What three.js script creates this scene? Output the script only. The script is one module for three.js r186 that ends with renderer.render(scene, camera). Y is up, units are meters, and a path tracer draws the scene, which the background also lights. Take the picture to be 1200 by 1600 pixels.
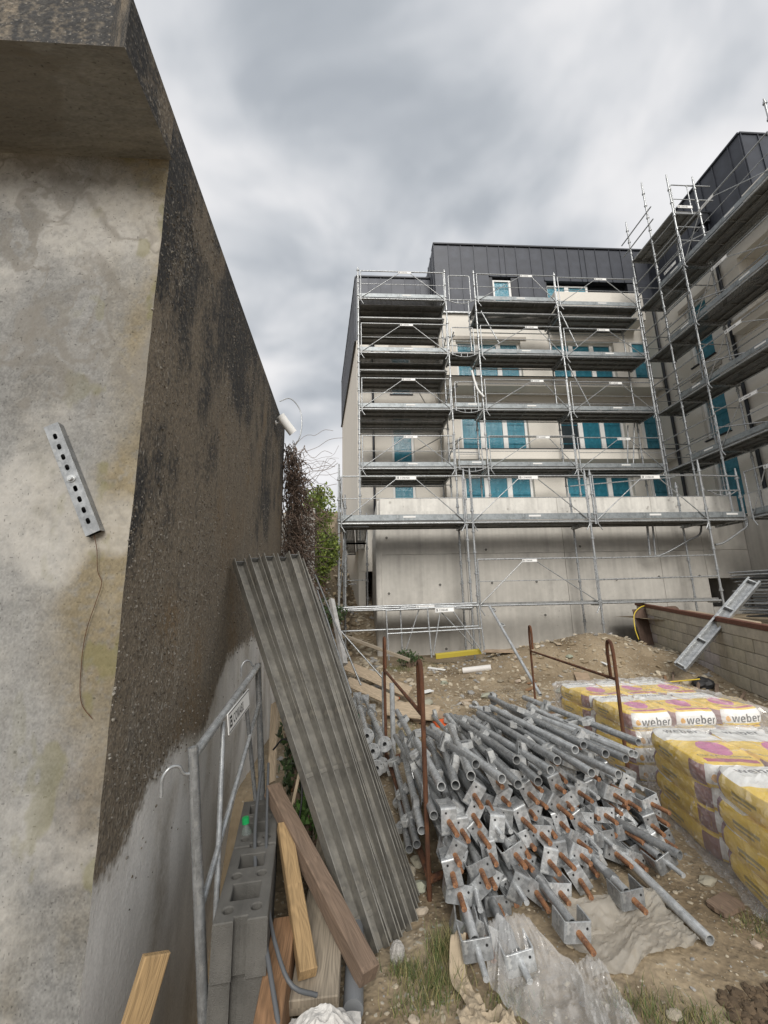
import * as THREE from 'three';
import { mergeGeometries, mergeVertices, toCreasedNormals } from 'three/addons/utils/BufferGeometryUtils.js';

// ------------------------------------------------------------------ camera, sky, sun, exposure
const scene = new THREE.Scene();
const camera = new THREE.PerspectiveCamera(101.8, 0.75, 0.05, 2000);
camera.position.set(0, 1.6, 0);
camera.rotation.set(0.20773, -0.06395, -0.02185, 'YXZ');
scene.add(camera);

const renderer = new THREE.WebGLRenderer({ antialias: true });
renderer.toneMapping = THREE.LinearToneMapping;
renderer.toneMappingExposure = 2.15;
renderer.shadowMap.enabled = true;

// seeded random and lattice noise
let seed = 12345;
function rnd() { seed |= 0; seed = (seed + 0x6D2B79F5) | 0; let t = Math.imul(seed ^ (seed >>> 15), 1 | seed); t = (t + Math.imul(t ^ (t >>> 7), 61 | t)) ^ t; return ((t ^ (t >>> 14)) >>> 0) / 4294967296; }
const rr = (a, b) => a + (b - a) * rnd();
const NT = new Float32Array(65536); for (let i = 0; i < 65536; i++) NT[i] = rnd();
const NP = new Uint16Array(65536); for (let i = 0; i < 65536; i++) NP[i] = Math.floor(rnd() * 65536);
const sm = t => t * t * (3 - 2 * t);
const clamp = (v, a = 0, b = 1) => v < a ? a : v > b ? b : v;
const sstep = (a, b, v) => sm(clamp((v - a) / (b - a)));
const mix = (a, b, t) => a + (b - a) * t;
function n2(x, y) {
  const xi = Math.floor(x), yi = Math.floor(y), fx = sm(x - xi), fy = sm(y - yi);
  const h = (i, j) => NT[(NP[i & 65535] + j * 7919) & 65535];
  const a = h(xi, yi), b = h(xi + 1, yi), c = h(xi, yi + 1), d = h(xi + 1, yi + 1);
  return a + (b - a) * fx + (c - a) * fy + (a - b - c + d) * fx * fy;
}
function n3(x, y, z) {
  const zi = Math.floor(z), fz = sm(z - zi);
  return mix(n2(x + zi * 37.17, y + zi * 17.31), n2(x + (zi + 1) * 37.17, y + (zi + 1) * 17.31), fz);
}
function fbm(x, y, o = 4) { let s = 0, a = 0.5, t = 0; for (let i = 0; i < o; i++) { s += a * n2(x, y); t += a; x = x * 2.03 + 11.3; y = y * 2.03 + 5.7; a *= 0.5; } return s / t; }
function fbm3(x, y, z, o = 4) { let s = 0, a = 0.5, t = 0; for (let i = 0; i < o; i++) { s += a * n3(x, y, z); t += a; x = x * 2.03 + 3.1; y = y * 2.03 + 7.7; z = z * 2.03 + 1.9; a *= 0.5; } return s / t; }

// overcast sky: layered cloud, brighter and darker banks
{
  const W = 1024, H = 512, d = new Float32Array(W * H * 4);
  const bank = (dx, dy, dz, cx, cy, cz, w) => Math.exp(-((dx - cx) ** 2 + (dy - cy) ** 2 + (dz - cz) ** 2) / (w * w));
  for (let j = 0; j < H; j++) for (let i = 0; i < W; i++) {
    const th = (j + 0.5) / H * Math.PI, ph = ((i + 0.5) / W) * 2 * Math.PI;
    // three.js equirect: u = atan(z, x) / 2pi + 0.5, v up
    const el = th - Math.PI / 2, az = ph - Math.PI;
    const y = Math.sin(el), c = Math.cos(el), x = Math.cos(az) * c, z = Math.sin(az) * c;
    const py = Math.max(y, 0) + 0.22, u = x / py, v = z / py;
    const w1 = fbm(u * 1.1 + 3, v * 1.1 + 9, 3) - 0.5, w2 = fbm(u * 1.1 + 40, v * 1.1 + 2, 3) - 0.5;
    let f = fbm(u * 2.1 + w1 * 1.7 + 20.3, v * 2.1 + w2 * 1.7 + 7.7, 7);
    const g = fbm(u * 0.45 + 5.1, v * 0.45 + 1.4, 4);
    f = (f - 0.5) * 4.0 + (g - 0.5) * 1.0 + 0.82;
    f -= 0.32 * bank(x, y, z, -0.12, 0.66, -0.74, 0.16) + 0.15 * bank(x, y, z, 0.20, 0.62, -0.76, 0.2) + 0.1 * bank(x, y, z, 0.05, 0.85, -0.5, 0.2);
    f += 0.40 * bank(x, y, z, -0.17, 0.42, -0.89, 0.24) + 0.2 * bank(x, y, z, 0.5, 0.8, -0.4, 0.3) + 0.28 * bank(x, y, z, -0.04, 0.26, -0.95, 0.12);
    f = f < 0.3 ? 0.3 * Math.exp((f - 0.3) / 0.3) : f > 0.85 ? 0.85 + 0.3 * (1 - Math.exp(-(f - 0.85) / 0.3)) : f;
    let L = 0.20 + 0.19 * f;
    const tint = clamp(1 - f);
    let R = L * (1 - 0.13 * tint), G = L * (1 - 0.05 * tint), B = L * (1.02 + 0.035 * tint);
    if (y < 0) { const k = sstep(0, -0.12, y); R = mix(R, 0.10, k); G = mix(G, 0.095, k); B = mix(B, 0.085, k); }
    const k = (j * W + i) * 4; d[k] = R; d[k + 1] = G; d[k + 2] = B; d[k + 3] = 1;
  }
  const t = new THREE.DataTexture(d, W, H, THREE.RGBAFormat, THREE.FloatType);
  t.mapping = THREE.EquirectangularReflectionMapping; t.magFilter = THREE.LinearFilter; t.minFilter = THREE.LinearFilter; t.wrapS = THREE.RepeatWrapping; t.needsUpdate = true;
  scene.background = t; scene.environment = t;
}
const sun = new THREE.DirectionalLight(0xfffaf3, 1.5);
sun.position.set(1.5, 15, 17); sun.target.position.set(2, 0, -5);
sun.castShadow = true; sun.shadow.radius = 60; sun.shadow.mapSize.set(2048, 2048);
Object.assign(sun.shadow.camera, { left: -25, right: 25, top: 25, bottom: -25, near: 1, far: 80 });
scene.add(sun, sun.target);

// ------------------------------------------------------------------ helpers
const V = (x, y, z) => new THREE.Vector3(x, y, z);
const UP = V(0, 1, 0);
const names = {};
function numbered(n) { const k = names[n] = (names[n] ?? -1) + 1; return k ? n + '_' + String(k).padStart(3, '0') : n; }
function tag(o, label, category, group, kind) {
  if (label) o.userData.label = label; if (category) o.userData.category = category;
  if (group) o.userData.group = group; if (kind) o.userData.kind = kind; return o;
}
function thing(name, label, category, pos = [0, 0, 0], turn = 0, group) {
  const o = new THREE.Group(); o.name = numbered(name); o.position.set(...pos); o.rotation.y = turn;
  tag(o, label, category, group); scene.add(o); return o;
}
function add(name, geo, mat, parent = scene) {
  const m = new THREE.Mesh(geo, mat); m.name = parent === scene ? numbered(name) : name;
  m.castShadow = m.receiveShadow = true; parent.add(m); return m;
}
function solo(name, geo, mat, label, category, group, kind) { return tag(add(name, geo, mat), label, category, group, kind); }
// uv in metres from the dominant axis of each face
function muv(g) {
  if (g.index) g = g.toNonIndexed();
  const p = g.attributes.position, n = p.count, uv = new Float32Array(n * 2), a = V(), b = V(), c = V();
  for (let i = 0; i < n; i += 3) {
    a.fromBufferAttribute(p, i); b.fromBufferAttribute(p, i + 1); c.fromBufferAttribute(p, i + 2);
    const nn = b.clone().sub(a).cross(c.clone().sub(a)); const ax = Math.abs(nn.x), ay = Math.abs(nn.y), az = Math.abs(nn.z);
    for (let k = 0; k < 3; k++) {
      const X = p.getX(i + k), Y = p.getY(i + k), Z = p.getZ(i + k);
      let s, t; if (ax >= ay && ax >= az) { s = Z; t = Y; } else if (ay >= az) { s = X; t = Z; } else { s = X; t = Y; }
      uv[(i + k) * 2] = s; uv[(i + k) * 2 + 1] = t;
    }
  }
  g.setAttribute('uv', new THREE.BufferAttribute(uv, 2)); return g;
}
const geoCache = {};
function cached(k, f) { return geoCache[k] ??= f(); }
function box(w, h, d) { return cached(`b${w.toFixed(3)},${h.toFixed(3)},${d.toFixed(3)}`, () => muv(new THREE.BoxGeometry(w, h, d))); }
// box with chamfered edges
function cbox(w, h, d, r = 0.004) {
  return cached(`c${w.toFixed(3)},${h.toFixed(3)},${d.toFixed(3)},${r}`, () => {
    const s = new THREE.Shape(), a = w / 2 - r, b = h / 2 - r;
    s.moveTo(-a, -b); s.lineTo(a, -b); s.lineTo(a, b); s.lineTo(-a, b); s.closePath();
    const g = new THREE.ExtrudeGeometry(s, { depth: d - 2 * r, bevelEnabled: true, bevelThickness: r, bevelSize: r, bevelSegments: 1 });
    g.translate(0, 0, -d / 2 + r); return muv(g);
  });
}
function cyl(r, L, seg = 8, r2 = r) {
  return cached(`y${r},${L.toFixed(2)},${seg},${r2}`, () => {
    const g = new THREE.CylinderGeometry(r2, r, L, seg, 1); const u = g.attributes.uv;
    for (let i = 0; i < u.count; i++) u.setXY(i, u.getX(i) * 6.28 * r, u.getY(i) * L); return g;
  });
}
function hollow(r, L, seg = 12, wall = 0.0045) {
  return cached(`h${r},${L.toFixed(2)},${seg}`, () => {
    const q = r - wall, h = L / 2;
    let g = new THREE.LatheGeometry([[q, h], [q, -h], [r, -h], [r, h], [q, h]].map(p => new THREE.Vector2(...p)), seg).toNonIndexed();
    g.computeVertexNormals(); g = toCreasedNormals(g, 0.7);
    const u = g.attributes.uv, p = g.attributes.position; for (let i = 0; i < u.count; i++) u.setXY(i, u.getX(i) * 6.28 * r, p.getY(i)); return g;
  });
}
function aim(o, a, b) { o.position.copy(a).lerp(b, 0.5); o.quaternion.setFromUnitVectors(UP, b.clone().sub(a).normalize()); return o; }
function bar(name, a, b, r, mat, parent, seg = 8) { return aim(add(name, cyl(r, a.distanceTo(b), seg), mat, parent), a, b); }
function put(o, x, y, z, rx = 0, ry = 0, rz = 0) { o.position.set(x, y, z); o.rotation.set(rx, ry, rz); return o; }
const X4 = (x, y, z, rx = 0, ry = 0, rz = 0) => new THREE.Matrix4().compose(V(x, y, z), new THREE.Quaternion().setFromEuler(new THREE.Euler(rx, ry, rz)), V(1, 1, 1));
function clean(g) { g = g.index ? g.toNonIndexed() : g.clone(); for (const k of Object.keys(g.attributes)) if (!['position', 'normal', 'uv'].includes(k)) g.deleteAttribute(k); return g; }
function merge(list) { return mergeGeometries(list.map(clean)); }
function cylAt(a, b, r, seg = 6, r2 = r) { const g = cyl(r, a.distanceTo(b), seg, r2).clone(); const o = aim(new THREE.Object3D(), a, b); o.updateMatrix(); return g.applyMatrix4(o.matrix); }
function at(g, x, y, z, rx, ry, rz) { return g.clone().applyMatrix4(X4(x, y, z, rx, ry, rz)); }
function curveGeo(pts, r, seg = 24, rad = 6, closed = false) { return new THREE.TubeGeometry(new THREE.CatmullRomCurve3(pts, closed), seg, r, rad, closed); }

// ------------------------------------------------------------------ procedural textures
function tex(W, H, f, srgb = true, rep = true) {
  const d = new Uint8Array(W * H * 4);
  for (let j = 0; j < H; j++) for (let i = 0; i < W; i++) {
    const c = f(i / W, j / H, i, j), k = (j * W + i) * 4;
    if (typeof c === 'number') { d[k] = d[k + 1] = d[k + 2] = clamp(c) * 255; } else for (let m = 0; m < 3; m++) d[k + m] = 255 * (srgb ? Math.pow(clamp(c[m]), 1 / 2.2) : clamp(c[m]));
    d[k + 3] = 255;
  }
  const t = new THREE.DataTexture(d, W, H); t.colorSpace = srgb ? THREE.SRGBColorSpace : THREE.NoColorSpace;
  t.magFilter = THREE.LinearFilter; t.minFilter = THREE.LinearMipmapLinearFilter; t.generateMipmaps = true;
  if (rep) t.wrapS = t.wrapT = THREE.RepeatWrapping; t.needsUpdate = true; return t;
}
// periodic fbm for tiles: blends the noise over the seam
function tfbm(u, v, s, o) { const a = fbm(u * s, v * s, o), b = fbm((u - 1) * s, v * s, o), c = fbm(u * s, (v - 1) * s, o), d = fbm((u - 1) * s, (v - 1) * s, o); const x = sm(u), y = sm(v); return mix(mix(a, b, x), mix(c, d, x), y); }
function rep(t, m) { const c = t.clone(); c.repeat.set(1 / m, 1 / m); c.needsUpdate = true; return c; }
const lerp3 = (a, b, t) => [mix(a[0], b[0], t), mix(a[1], b[1], t), mix(a[2], b[2], t)];
const grey = (lo, hi, s, o = 5, seedx = 0) => tex(512, 512, (u, v) => lo + (hi - lo) * clamp((tfbm(u + seedx, v, s, o) - 0.5) * 2.2 + 0.5));
const T = {};
T.mottle = tex(512, 512, (u, v) => { const a = tfbm(u, v, 6, 6), b = tfbm(u, v, 60, 2); const k = 0.72 + 0.42 * (a - 0.5) * 1.6 + 0.16 * (b - 0.5); return [k, k, k]; });
T.grain = tex(512, 512, (u, v) => tfbm(u, v, 90, 3), false);
T.rough = tex(512, 512, (u, v) => { const k = 0.55 + 0.5 * (tfbm(u, v, 14, 5) - 0.5); return [1, k, 0]; }, false);
T.galv = tex(512, 512, (u, v) => { const a = tfbm(u, v, 9, 5), b = tfbm(u, v, 46, 3), c = tfbm(u, v * 0.25, 70, 2); const k = 0.62 + 0.55 * (a - 0.5) + 0.36 * (b - 0.5) + 0.16 * (c - 0.5); const w = sstep(0.62, 0.7, tfbm(u, v, 20, 4)); return lerp3([k * 0.98, k, k * 1.01], [0.82, 0.82, 0.80], w * 0.7); });
T.rust = tex(512, 512, (u, v) => { const a = tfbm(u, v, 10, 5), b = tfbm(u, v, 50, 3); return lerp3(lerp3([0.12, 0.055, 0.034], [0.40, 0.185, 0.075], clamp((a - 0.5) * 2.6 + 0.45)), [0.46, 0.30, 0.19], clamp((b - 0.55) * 3)); });
T.wood = tex(512, 512, (u, v) => { const w = fbm(u * 6, v * 1.2, 3), r = 0.5 + 0.5 * Math.sin((u * 26 + w * 9) * 6.28); const f = fbm(u * 160, v * 6, 3), kn = sstep(0.1, 0.02, Math.hypot((u % 0.5) - 0.25, ((v * 0.5) % 0.5) - 0.2)); const k = 0.7 + 0.16 * (r - 0.5) + 0.5 * (f - 0.5) - 0.22 * kn; return [k, k * 0.985, k * 0.96]; });
T.dirt = tex(1024, 1024, (u, v) => {
  const a = tfbm(u, v, 5, 6), b = tfbm(u, v, 24, 4), c = tfbm(u, v, 110, 2);
  let q = lerp3([0.150, 0.108, 0.060], [0.330, 0.262, 0.172], clamp((a - 0.5) * 2.4 + 0.5)); q = lerp3(q, [0.40, 0.34, 0.25], clamp((b - 0.58) * 4) * 0.6);
  const s = 0.70 + 0.5 * c; if (c > 0.76) return [0.36, 0.33, 0.27]; return [q[0] * s, q[1] * s, q[2] * s];
});
T.dirtB = tex(1024, 1024, (u, v) => 0.6 * tfbm(u, v, 40, 4) + 0.4 * tfbm(u, v, 110, 2), false);
T.conc = tex(1024, 1024, (u, v) => {
  const a = tfbm(u, v, 4, 6), b = tfbm(u, v, 30, 4), st = fbm(u * 26, v * 1.6, 3); let k = 0.80 + 0.34 * (a - 0.5) + 0.16 * (b - 0.5) + 0.26 * (st - 0.5);
  const pit = tfbm(u, v, 70, 2); if (pit > 0.83) k *= 0.7; return [k, k * 0.985, k * 0.95];
});
T.render = tex(512, 512, (u, v) => { const k = 0.9 + 0.1 * (tfbm(u, v, 5, 4) - 0.5) + 0.14 * (tfbm(u, v, 120, 2) - 0.5); return [k, k, k]; });
// lichened side of the near wall: u along it from the corner (4.3 m), v from the ground (4.3 m)
const sideH = new Float32Array(1536 * 1536);
T.side = tex(1536, 1536, (u, v, i, j) => {
  const s = u * 4.3, h = v * 5.3 - 1.0;
  const big = fbm(s * 1.3, h * 1.1, 5), mid = fbm(s * 5 + 3, h * 3, 5), streak = fbm(s * 17, h * 1.1, 4), fine = fbm(s * 60, h * 45, 3), gr = fbm(s * 190, h * 150, 2);
  let black = clamp((h - 2.6) * 0.6 + (big - 0.5) * 2.8 + (mid - 0.5) * 2.2 + 0.35 * sstep(0.7, 0.0, s) + (streak - 0.5) * 1.2);
  black = clamp(black + (fine - 0.5) * 1.3);
  let c = lerp3([0.205, 0.172, 0.128], [0.036, 0.036, 0.036], black);
  c = lerp3(c, [0.24, 0.145, 0.052], clamp((fbm(s * 2.2 + 9, h * 1.4, 4) - 0.53) * 5) * clamp((fine - 0.32) * 3) * 0.55 * (1 - black));
  c = lerp3(c, [0.30, 0.27, 0.22], clamp((streak - 0.56) * 5) * clamp((mid - 0.4) * 3) * 0.5 * (1 - black * 0.75));
  const g = 0.45 + 1.1 * gr; c = [c[0] * g, c[1] * g, c[2] * g];
  // pale lichen flecks, denser towards the corner and lower down
  const fl = n2(s * 95, h * 62), fl2 = n2(s * 150 + 50, h * 95), den = 0.90 - 0.09 * clamp((fbm(s * 3 + 1, h * 1.6 + 4, 4) - 0.42) * 4) - 0.05 * sstep(1.2, 0.1, s);
  const fk = Math.max(sstep(den, den + 0.10, fl), 0.8 * sstep(den + 0.01, den + 0.10, fl2)); c = lerp3(c, [0.36, 0.335, 0.29], fk * 0.8);
  // once buried: pale clean concrete below a wavering line
  const line = 0.80 + 0.05 * (fbm(s * 2.3, 4, 4) - 0.5) * 4 + 0.05 * (streak - 0.5) - 0.02 * s + 0.45 * sstep(1.1, 1.8, s) - 0.25 * sstep(0.5, 0.1, s);
  const pale = sstep(line + 0.05 + (fine - 0.5) * 0.12, line - 0.05 + (fine - 0.5) * 0.12, h);
  if (pale > 0) { const k = 0.92 + 0.34 * (fbm(s * 9, h * 1.6, 4) - 0.5) + 0.25 * (gr - 0.5) + 0.3 * (mid - 0.5); c = lerp3(c, lerp3([0.80 * k, 0.785 * k, 0.75 * k], [0.36 * k, 0.31 * k, 0.235 * k], clamp((fbm(s * 3 + 8, h * 1.2, 4) - 0.5) * 3) * clamp(0.3 + fine)), pale); }
  sideH[j * 1536 + i] = (0.45 * fine + 0.4 * gr + 0.5 * fk) * (1 - 0.7 * pale); return c;
}, true, false);
T.sideB = tex(768, 768, (u, v, i, j) => sideH[j * 2 * 1536 + i * 2], false, false);
// cement-rendered face of the near wall: u 0..1 over 2.4 m to the corner, v over 4.3 m
const faceH = new Float32Array(1280 * 1536);
T.face = tex(1280, 1536, (u, v, i, j) => {
  const s = (1 - u) * 2.4, h = v * 5.3 - 1.0;      // s: metres from the corner
  const big = fbm(s * 1.7 + 5, h * 1.5 + 2, 5), mid = fbm(s * 6, h * 5 + 1, 5), fine = fbm(s * 42, h * 42, 3), gr = fbm(s * 150, h * 150, 2), tr = fbm(s * 14, h * 40, 3);
  let k = 0.78 + 0.5 * (big - 0.5) + 0.35 * (mid - 0.5) + 0.45 * (gr - 0.5) + 0.22 * (tr - 0.5) + 0.2 * (fine - 0.5);
  let c = [0.285 * k, 0.282 * k, 0.268 * k];
  const och = clamp(sstep(0.55, 0.02, s + (mid - 0.5) * 0.5) * 1.15 * clamp((fbm(s * 3.1, h * 1.2 + 7, 4) - 0.3) * 2.6)); c = lerp3(c, [0.235 * k, 0.185 * k, 0.095 * k], och * 0.8 * clamp(0.35 + 1.3 * fine));
  const br = clamp((fbm(s * 1.4 + 2, h * 0.9 + 3, 5) - 0.47) * 4) * sstep(1.9, 0.5, h + (big - 0.5) * 1.6); c = lerp3(c, [0.20 * k, 0.163 * k, 0.112 * k], br * 0.75 * clamp(0.3 + 1.4 * fine));
  const pl = clamp((fbm(s * 2.3 + 12, h * 2.6 + 1, 5) - 0.55) * 6); c = lerp3(c, [0.47, 0.45, 0.41], pl * 0.6 * clamp(0.4 + fine));
  const w = fbm(s * 2.1 + 31 + (mid - 0.5), h * 1.9 + 6 + (mid - 0.5) * 1.4, 4); const damp = sstep(0.055, 0.0, Math.abs(w - 0.5)) * clamp((h - 1.9) * 1.4); c = lerp3(c, [0.17, 0.155, 0.13], damp * 0.62 * clamp(0.3 + 1.4 * mid));
  const dm2 = sstep(0.57, 0.63, fbm(s * 3.3 + 71, h * 2.5 + 16, 4)) * sstep(2.2, 2.5, h); c = lerp3(c, [0.19, 0.175, 0.15], dm2 * 0.55);
  const crack = Math.abs(s - 0.20 - 0.10 * (fbm(h * 3, 2, 4) - 0.5) * 2 + 0.02 * h) < 0.004 && h < 1.9 && h > 0.95;
  const sp = n2(s * 120 + 9, h * 120); if (sp > 0.93) c = [c[0] * 0.5, c[1] * 0.5, c[2] * 0.5];
  const moss = sstep(0.62, 0.72, fbm(s * 9 + 4, h * 5, 4)) * sstep(0.5, 0.1, s); c = lerp3(c, [0.16, 0.15, 0.05], moss * 0.45);
  faceH[j * 1280 + i] = 0.35 * fine + 0.45 * gr + 0.3 * mid; return c;
}, true, false);
T.faceB = tex(640, 768, (u, v, i, j) => faceH[j * 2 * 1280 + i * 2], false, false);

const C3 = (r, g, b) => new THREE.Color().setRGB(r, g, b);
function mat(c, o = {}) { return new THREE.MeshStandardMaterial({ color: C3(...c), roughness: 0.85, ...o }); }
const gv = (k, m = 0.5) => mat([k, k * 1.015, k * 1.02], { map: rep(T.galv, 0.5), roughness: 0.5, metalness: m, roughnessMap: rep(T.rough, 0.7) });
const M = {
  cast: mat([0.5, 0.5, 0.49], { map: rep(T.galv, 0.5), roughness: 0.75, metalness: 0.1 }),
  galv: gv(0.56, 0.4), galvD: gv(0.37, 0.4), galvL: gv(0.70, 0.3),
  plankD: mat([0.33, 0.325, 0.31], { map: rep(T.galv, 0.9), roughness: 0.6, metalness: 0.3 }),
  plankU: mat([0.30, 0.295, 0.285], { map: rep(T.galv, 1.4), roughness: 0.6, metalness: 0.3 }),
  toe: mat([0.36, 0.385, 0.395], { map: rep(T.galv, 1.3), roughness: 0.5, metalness: 0.4 }),
  chan: mat([0.29, 0.272, 0.238], { map: rep(T.galv, 1.1), roughness: 0.5, metalness: 0.35 }),
  rust: mat([1, 1, 1], { map: rep(T.rust, 0.25), roughness: 0.95, bumpMap: rep(T.grain, 0.1), bumpScale: 0.002 }),
  rustD: mat([0.42, 0.36, 0.34], { map: rep(T.rust, 0.3), roughness: 0.9, bumpMap: rep(T.grain, 0.1), bumpScale: 0.002 }),
  cream: mat([0.77, 0.735, 0.665], { map: rep(T.render, 2.2), roughness: 0.95 }),
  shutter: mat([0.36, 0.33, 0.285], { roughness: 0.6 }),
  zinc: mat([0.052, 0.058, 0.074], { map: rep(T.mottle, 1.7), roughness: 0.5, metalness: 0.25 }),
  zinc2: mat([0.044, 0.050, 0.065], { map: rep(T.mottle, 2.3), roughness: 0.46, metalness: 0.25 }),
  zincD: mat([0.026, 0.029, 0.036], { roughness: 0.5, metalness: 0.25 }),
  white: mat([0.78, 0.78, 0.76], { roughness: 0.5 }),
  film: mat([0.035, 0.21, 0.29], { map: rep(T.mottle, 0.6), roughness: 0.14, bumpMap: rep(T.mottle, 0.4), bumpScale: 0.01 }),
  filmB: mat([0.075, 0.30, 0.40], { map: rep(T.mottle, 0.5), roughness: 0.14, bumpMap: rep(T.mottle, 0.3), bumpScale: 0.01 }),
  glass: mat([0.03, 0.04, 0.045], { roughness: 0.06 }),
  conc: mat([0.52, 0.507, 0.48], { map: rep(T.conc, 2.6), roughness: 0.9, bumpMap: rep(T.grain, 0.6), bumpScale: 0.002 }),
  concL: mat([0.76, 0.75, 0.72], { map: rep(T.conc, 1.9), roughness: 0.9 }),
  concD: mat([0.12, 0.115, 0.105], { roughness: 0.95 }),
  soffitF: new THREE.MeshStandardMaterial({ map: T.face, color: C3(0.85, 0.86, 0.86), roughness: 0.96, bumpMap: T.faceB, bumpScale: 0.012 }),
  side: new THREE.MeshStandardMaterial({ map: T.side, roughness: 0.96, bumpMap: T.sideB, bumpScale: 0.008 }),
  face: new THREE.MeshStandardMaterial({ map: T.face, roughness: 0.96, bumpMap: T.faceB, bumpScale: 0.006 }),
  black: mat([0.012, 0.012, 0.013], { roughness: 0.6 }),
  cable: mat([0.09, 0.095, 0.10], { roughness: 0.55 }),
};
const blockMats = [0, 1, 2, 3, 4].map(i => mat([0.50 + 0.035 * (i % 3), 0.465 + 0.032 * (i % 3), 0.40 + 0.022 * (i % 4)], { map: rep(T.conc, 0.9 + i * 0.17), roughness: 0.95, bumpMap: rep(T.grain, 0.22), bumpScale: 0.004 }));
function wood(r, g, b, s = 0.5) { return mat([r, g, b], { map: rep(T.wood, s), roughness: 0.85, bumpMap: rep(T.wood, s), bumpScale: 0.002 }); }
M.woodDark = wood(0.235, 0.168, 0.122); M.woodYel = wood(0.44, 0.30, 0.15, 0.4); M.woodGrey = wood(0.40, 0.345, 0.27, 0.6); M.woodRed = wood(0.33, 0.19, 0.10, 0.5); M.woodPale = wood(0.58, 0.47, 0.34, 0.5); M.board = wood(0.16, 0.105, 0.078, 0.9); M.beamRed = wood(0.20, 0.085, 0.055, 0.8);

function canvasTex(w, h, f) {
  const c = document.createElement('canvas'); c.width = w; c.height = h; f(c.getContext('2d'), w, h);
  const t = new THREE.CanvasTexture(c); t.colorSpace = THREE.SRGBColorSpace; t.anisotropy = 8; return t;
}
const signTex = canvasTex(384, 72, (g, w, h) => {
  g.fillStyle = '#e9e9e6'; g.fillRect(0, 0, w, h); g.strokeStyle = '#4a4a4c'; g.lineWidth = 4; g.strokeRect(5, 5, w - 10, h - 10);
  g.fillStyle = '#1d1d22'; g.fillRect(20, 17, 40, 38); g.fillStyle = '#e9e9e6'; g.fillRect(29, 25, 22, 22); g.fillStyle = '#1d1d22'; g.fillRect(35, 31, 16, 10);
  g.font = 'bold 46px sans-serif'; g.textBaseline = 'middle'; g.textAlign = 'left'; g.fillText('COMABI', 78, h / 2 + 2, w - 100);
});
M.sign = new THREE.MeshStandardMaterial({ map: signTex, roughness: 0.55 });
M.signEdge = mat([0.7, 0.7, 0.68], { roughness: 0.6 });
function signGeo(w, h) { return cached(`s${w},${h}`, () => { const g = new THREE.BoxGeometry(w, h, 0.006); const u = g.attributes.uv; for (let i = 0; i < 24; i++) if (i < 16) u.setXY(i, 0.5, 0.97); return g; }); }

// ------------------------------------------------------------------ ground
function hgt(x, z) {
  let y = 0.05 * (fbm(x * 0.8 + 7, z * 0.8, 3) - 0.5) * 2;
  y += 0.22 * sstep(-5.5, -9.5, z);
  y += 0.56 * Math.exp(-(((x - 4.7) / 1.35) ** 2 + ((z + 8.5) / 1.0) ** 2)) + 0.22 * Math.exp(-(((x - 3.1) / 0.9) ** 2 + ((z + 8.6) / 0.8) ** 2));
  y += 0.12 * sstep(3.9, 5.6, x) * sstep(-3.5, -6.5, z);
  const far = sstep(-6.3, -9.5, z);                                 // bank beside the left wall, beyond its end
  y += far * clamp((-0.22 - x) * 2.3 + 0.25 * (fbm(x * 3, z * 1.5, 3) - 0.5), 0, 2.6);
  y += (1.9 * sstep(-10.5, -19, z) + 3.5 * sstep(-19, -32, z)) * sstep(2.0, 0.4, x);
  y -= 1.0 * sstep(-0.62, -0.72, x) * sstep(-4.2, -3.2, z);
  y += 3.2 * sstep(11, 13, x) * sstep(-4, -6, z);
  const d = Math.hypot(x, z); if (d > 40) y -= 0.5 * sstep(40, 90, d);
  return y;
}
function micro(x, z) { return 0.035 * (fbm(x * 6, z * 6, 4) - 0.5) + 0.016 * (fbm(x * 24 + 3, z * 24, 3) - 0.5); }
const ground = (x, z) => hgt(x, z) + micro(x, z);
{
  const axis = (a, b, st, lo, hi, k) => { const L = []; for (let v = a; v <= b + 1e-6; v += st) L.push(v); let s = st, v = b; while (v < hi) { s *= k; v += s; L.push(v); } s = st; v = a; while (v > lo) { s *= k; v -= s; L.unshift(v); } return L; };
  const xs = axis(-1.2, 3.4, 0.024, -500, 500, 1.085), zs = axis(-6.6, -1.5, 0.024, -600, 300, 1.075), nx = xs.length, nz = zs.length;
  const p = new Float32Array(nx * nz * 3), uv = new Float32Array(nx * nz * 2), idx = [];
  for (let j = 0; j < nz; j++) for (let i = 0; i < nx; i++) {
    const k = j * nx + i, x = xs[i], z = zs[j]; p[k * 3] = x; p[k * 3 + 1] = ground(x, z); p[k * 3 + 2] = z;
    uv[k * 2] = x / 2.3 + 0.04 * n2(x, z); uv[k * 2 + 1] = z / 2.3 + 0.04 * n2(x + 9, z);
    if (i < nx - 1 && j < nz - 1) idx.push(k, k + nx, k + 1, k + 1, k + nx, k + nx + 1);
  }
  const g = new THREE.BufferGeometry(); g.setAttribute('position', new THREE.BufferAttribute(p, 3)); g.setAttribute('uv', new THREE.BufferAttribute(uv, 2)); g.setIndex(idx); g.computeVertexNormals();
  solo('ground', g, new THREE.MeshStandardMaterial({ map: T.dirt, roughness: 1, bumpMap: T.dirtB, bumpScale: 0.02 }), 'trampled brown dirt ground of the building site', 'ground', null, 'structure');
}

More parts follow.
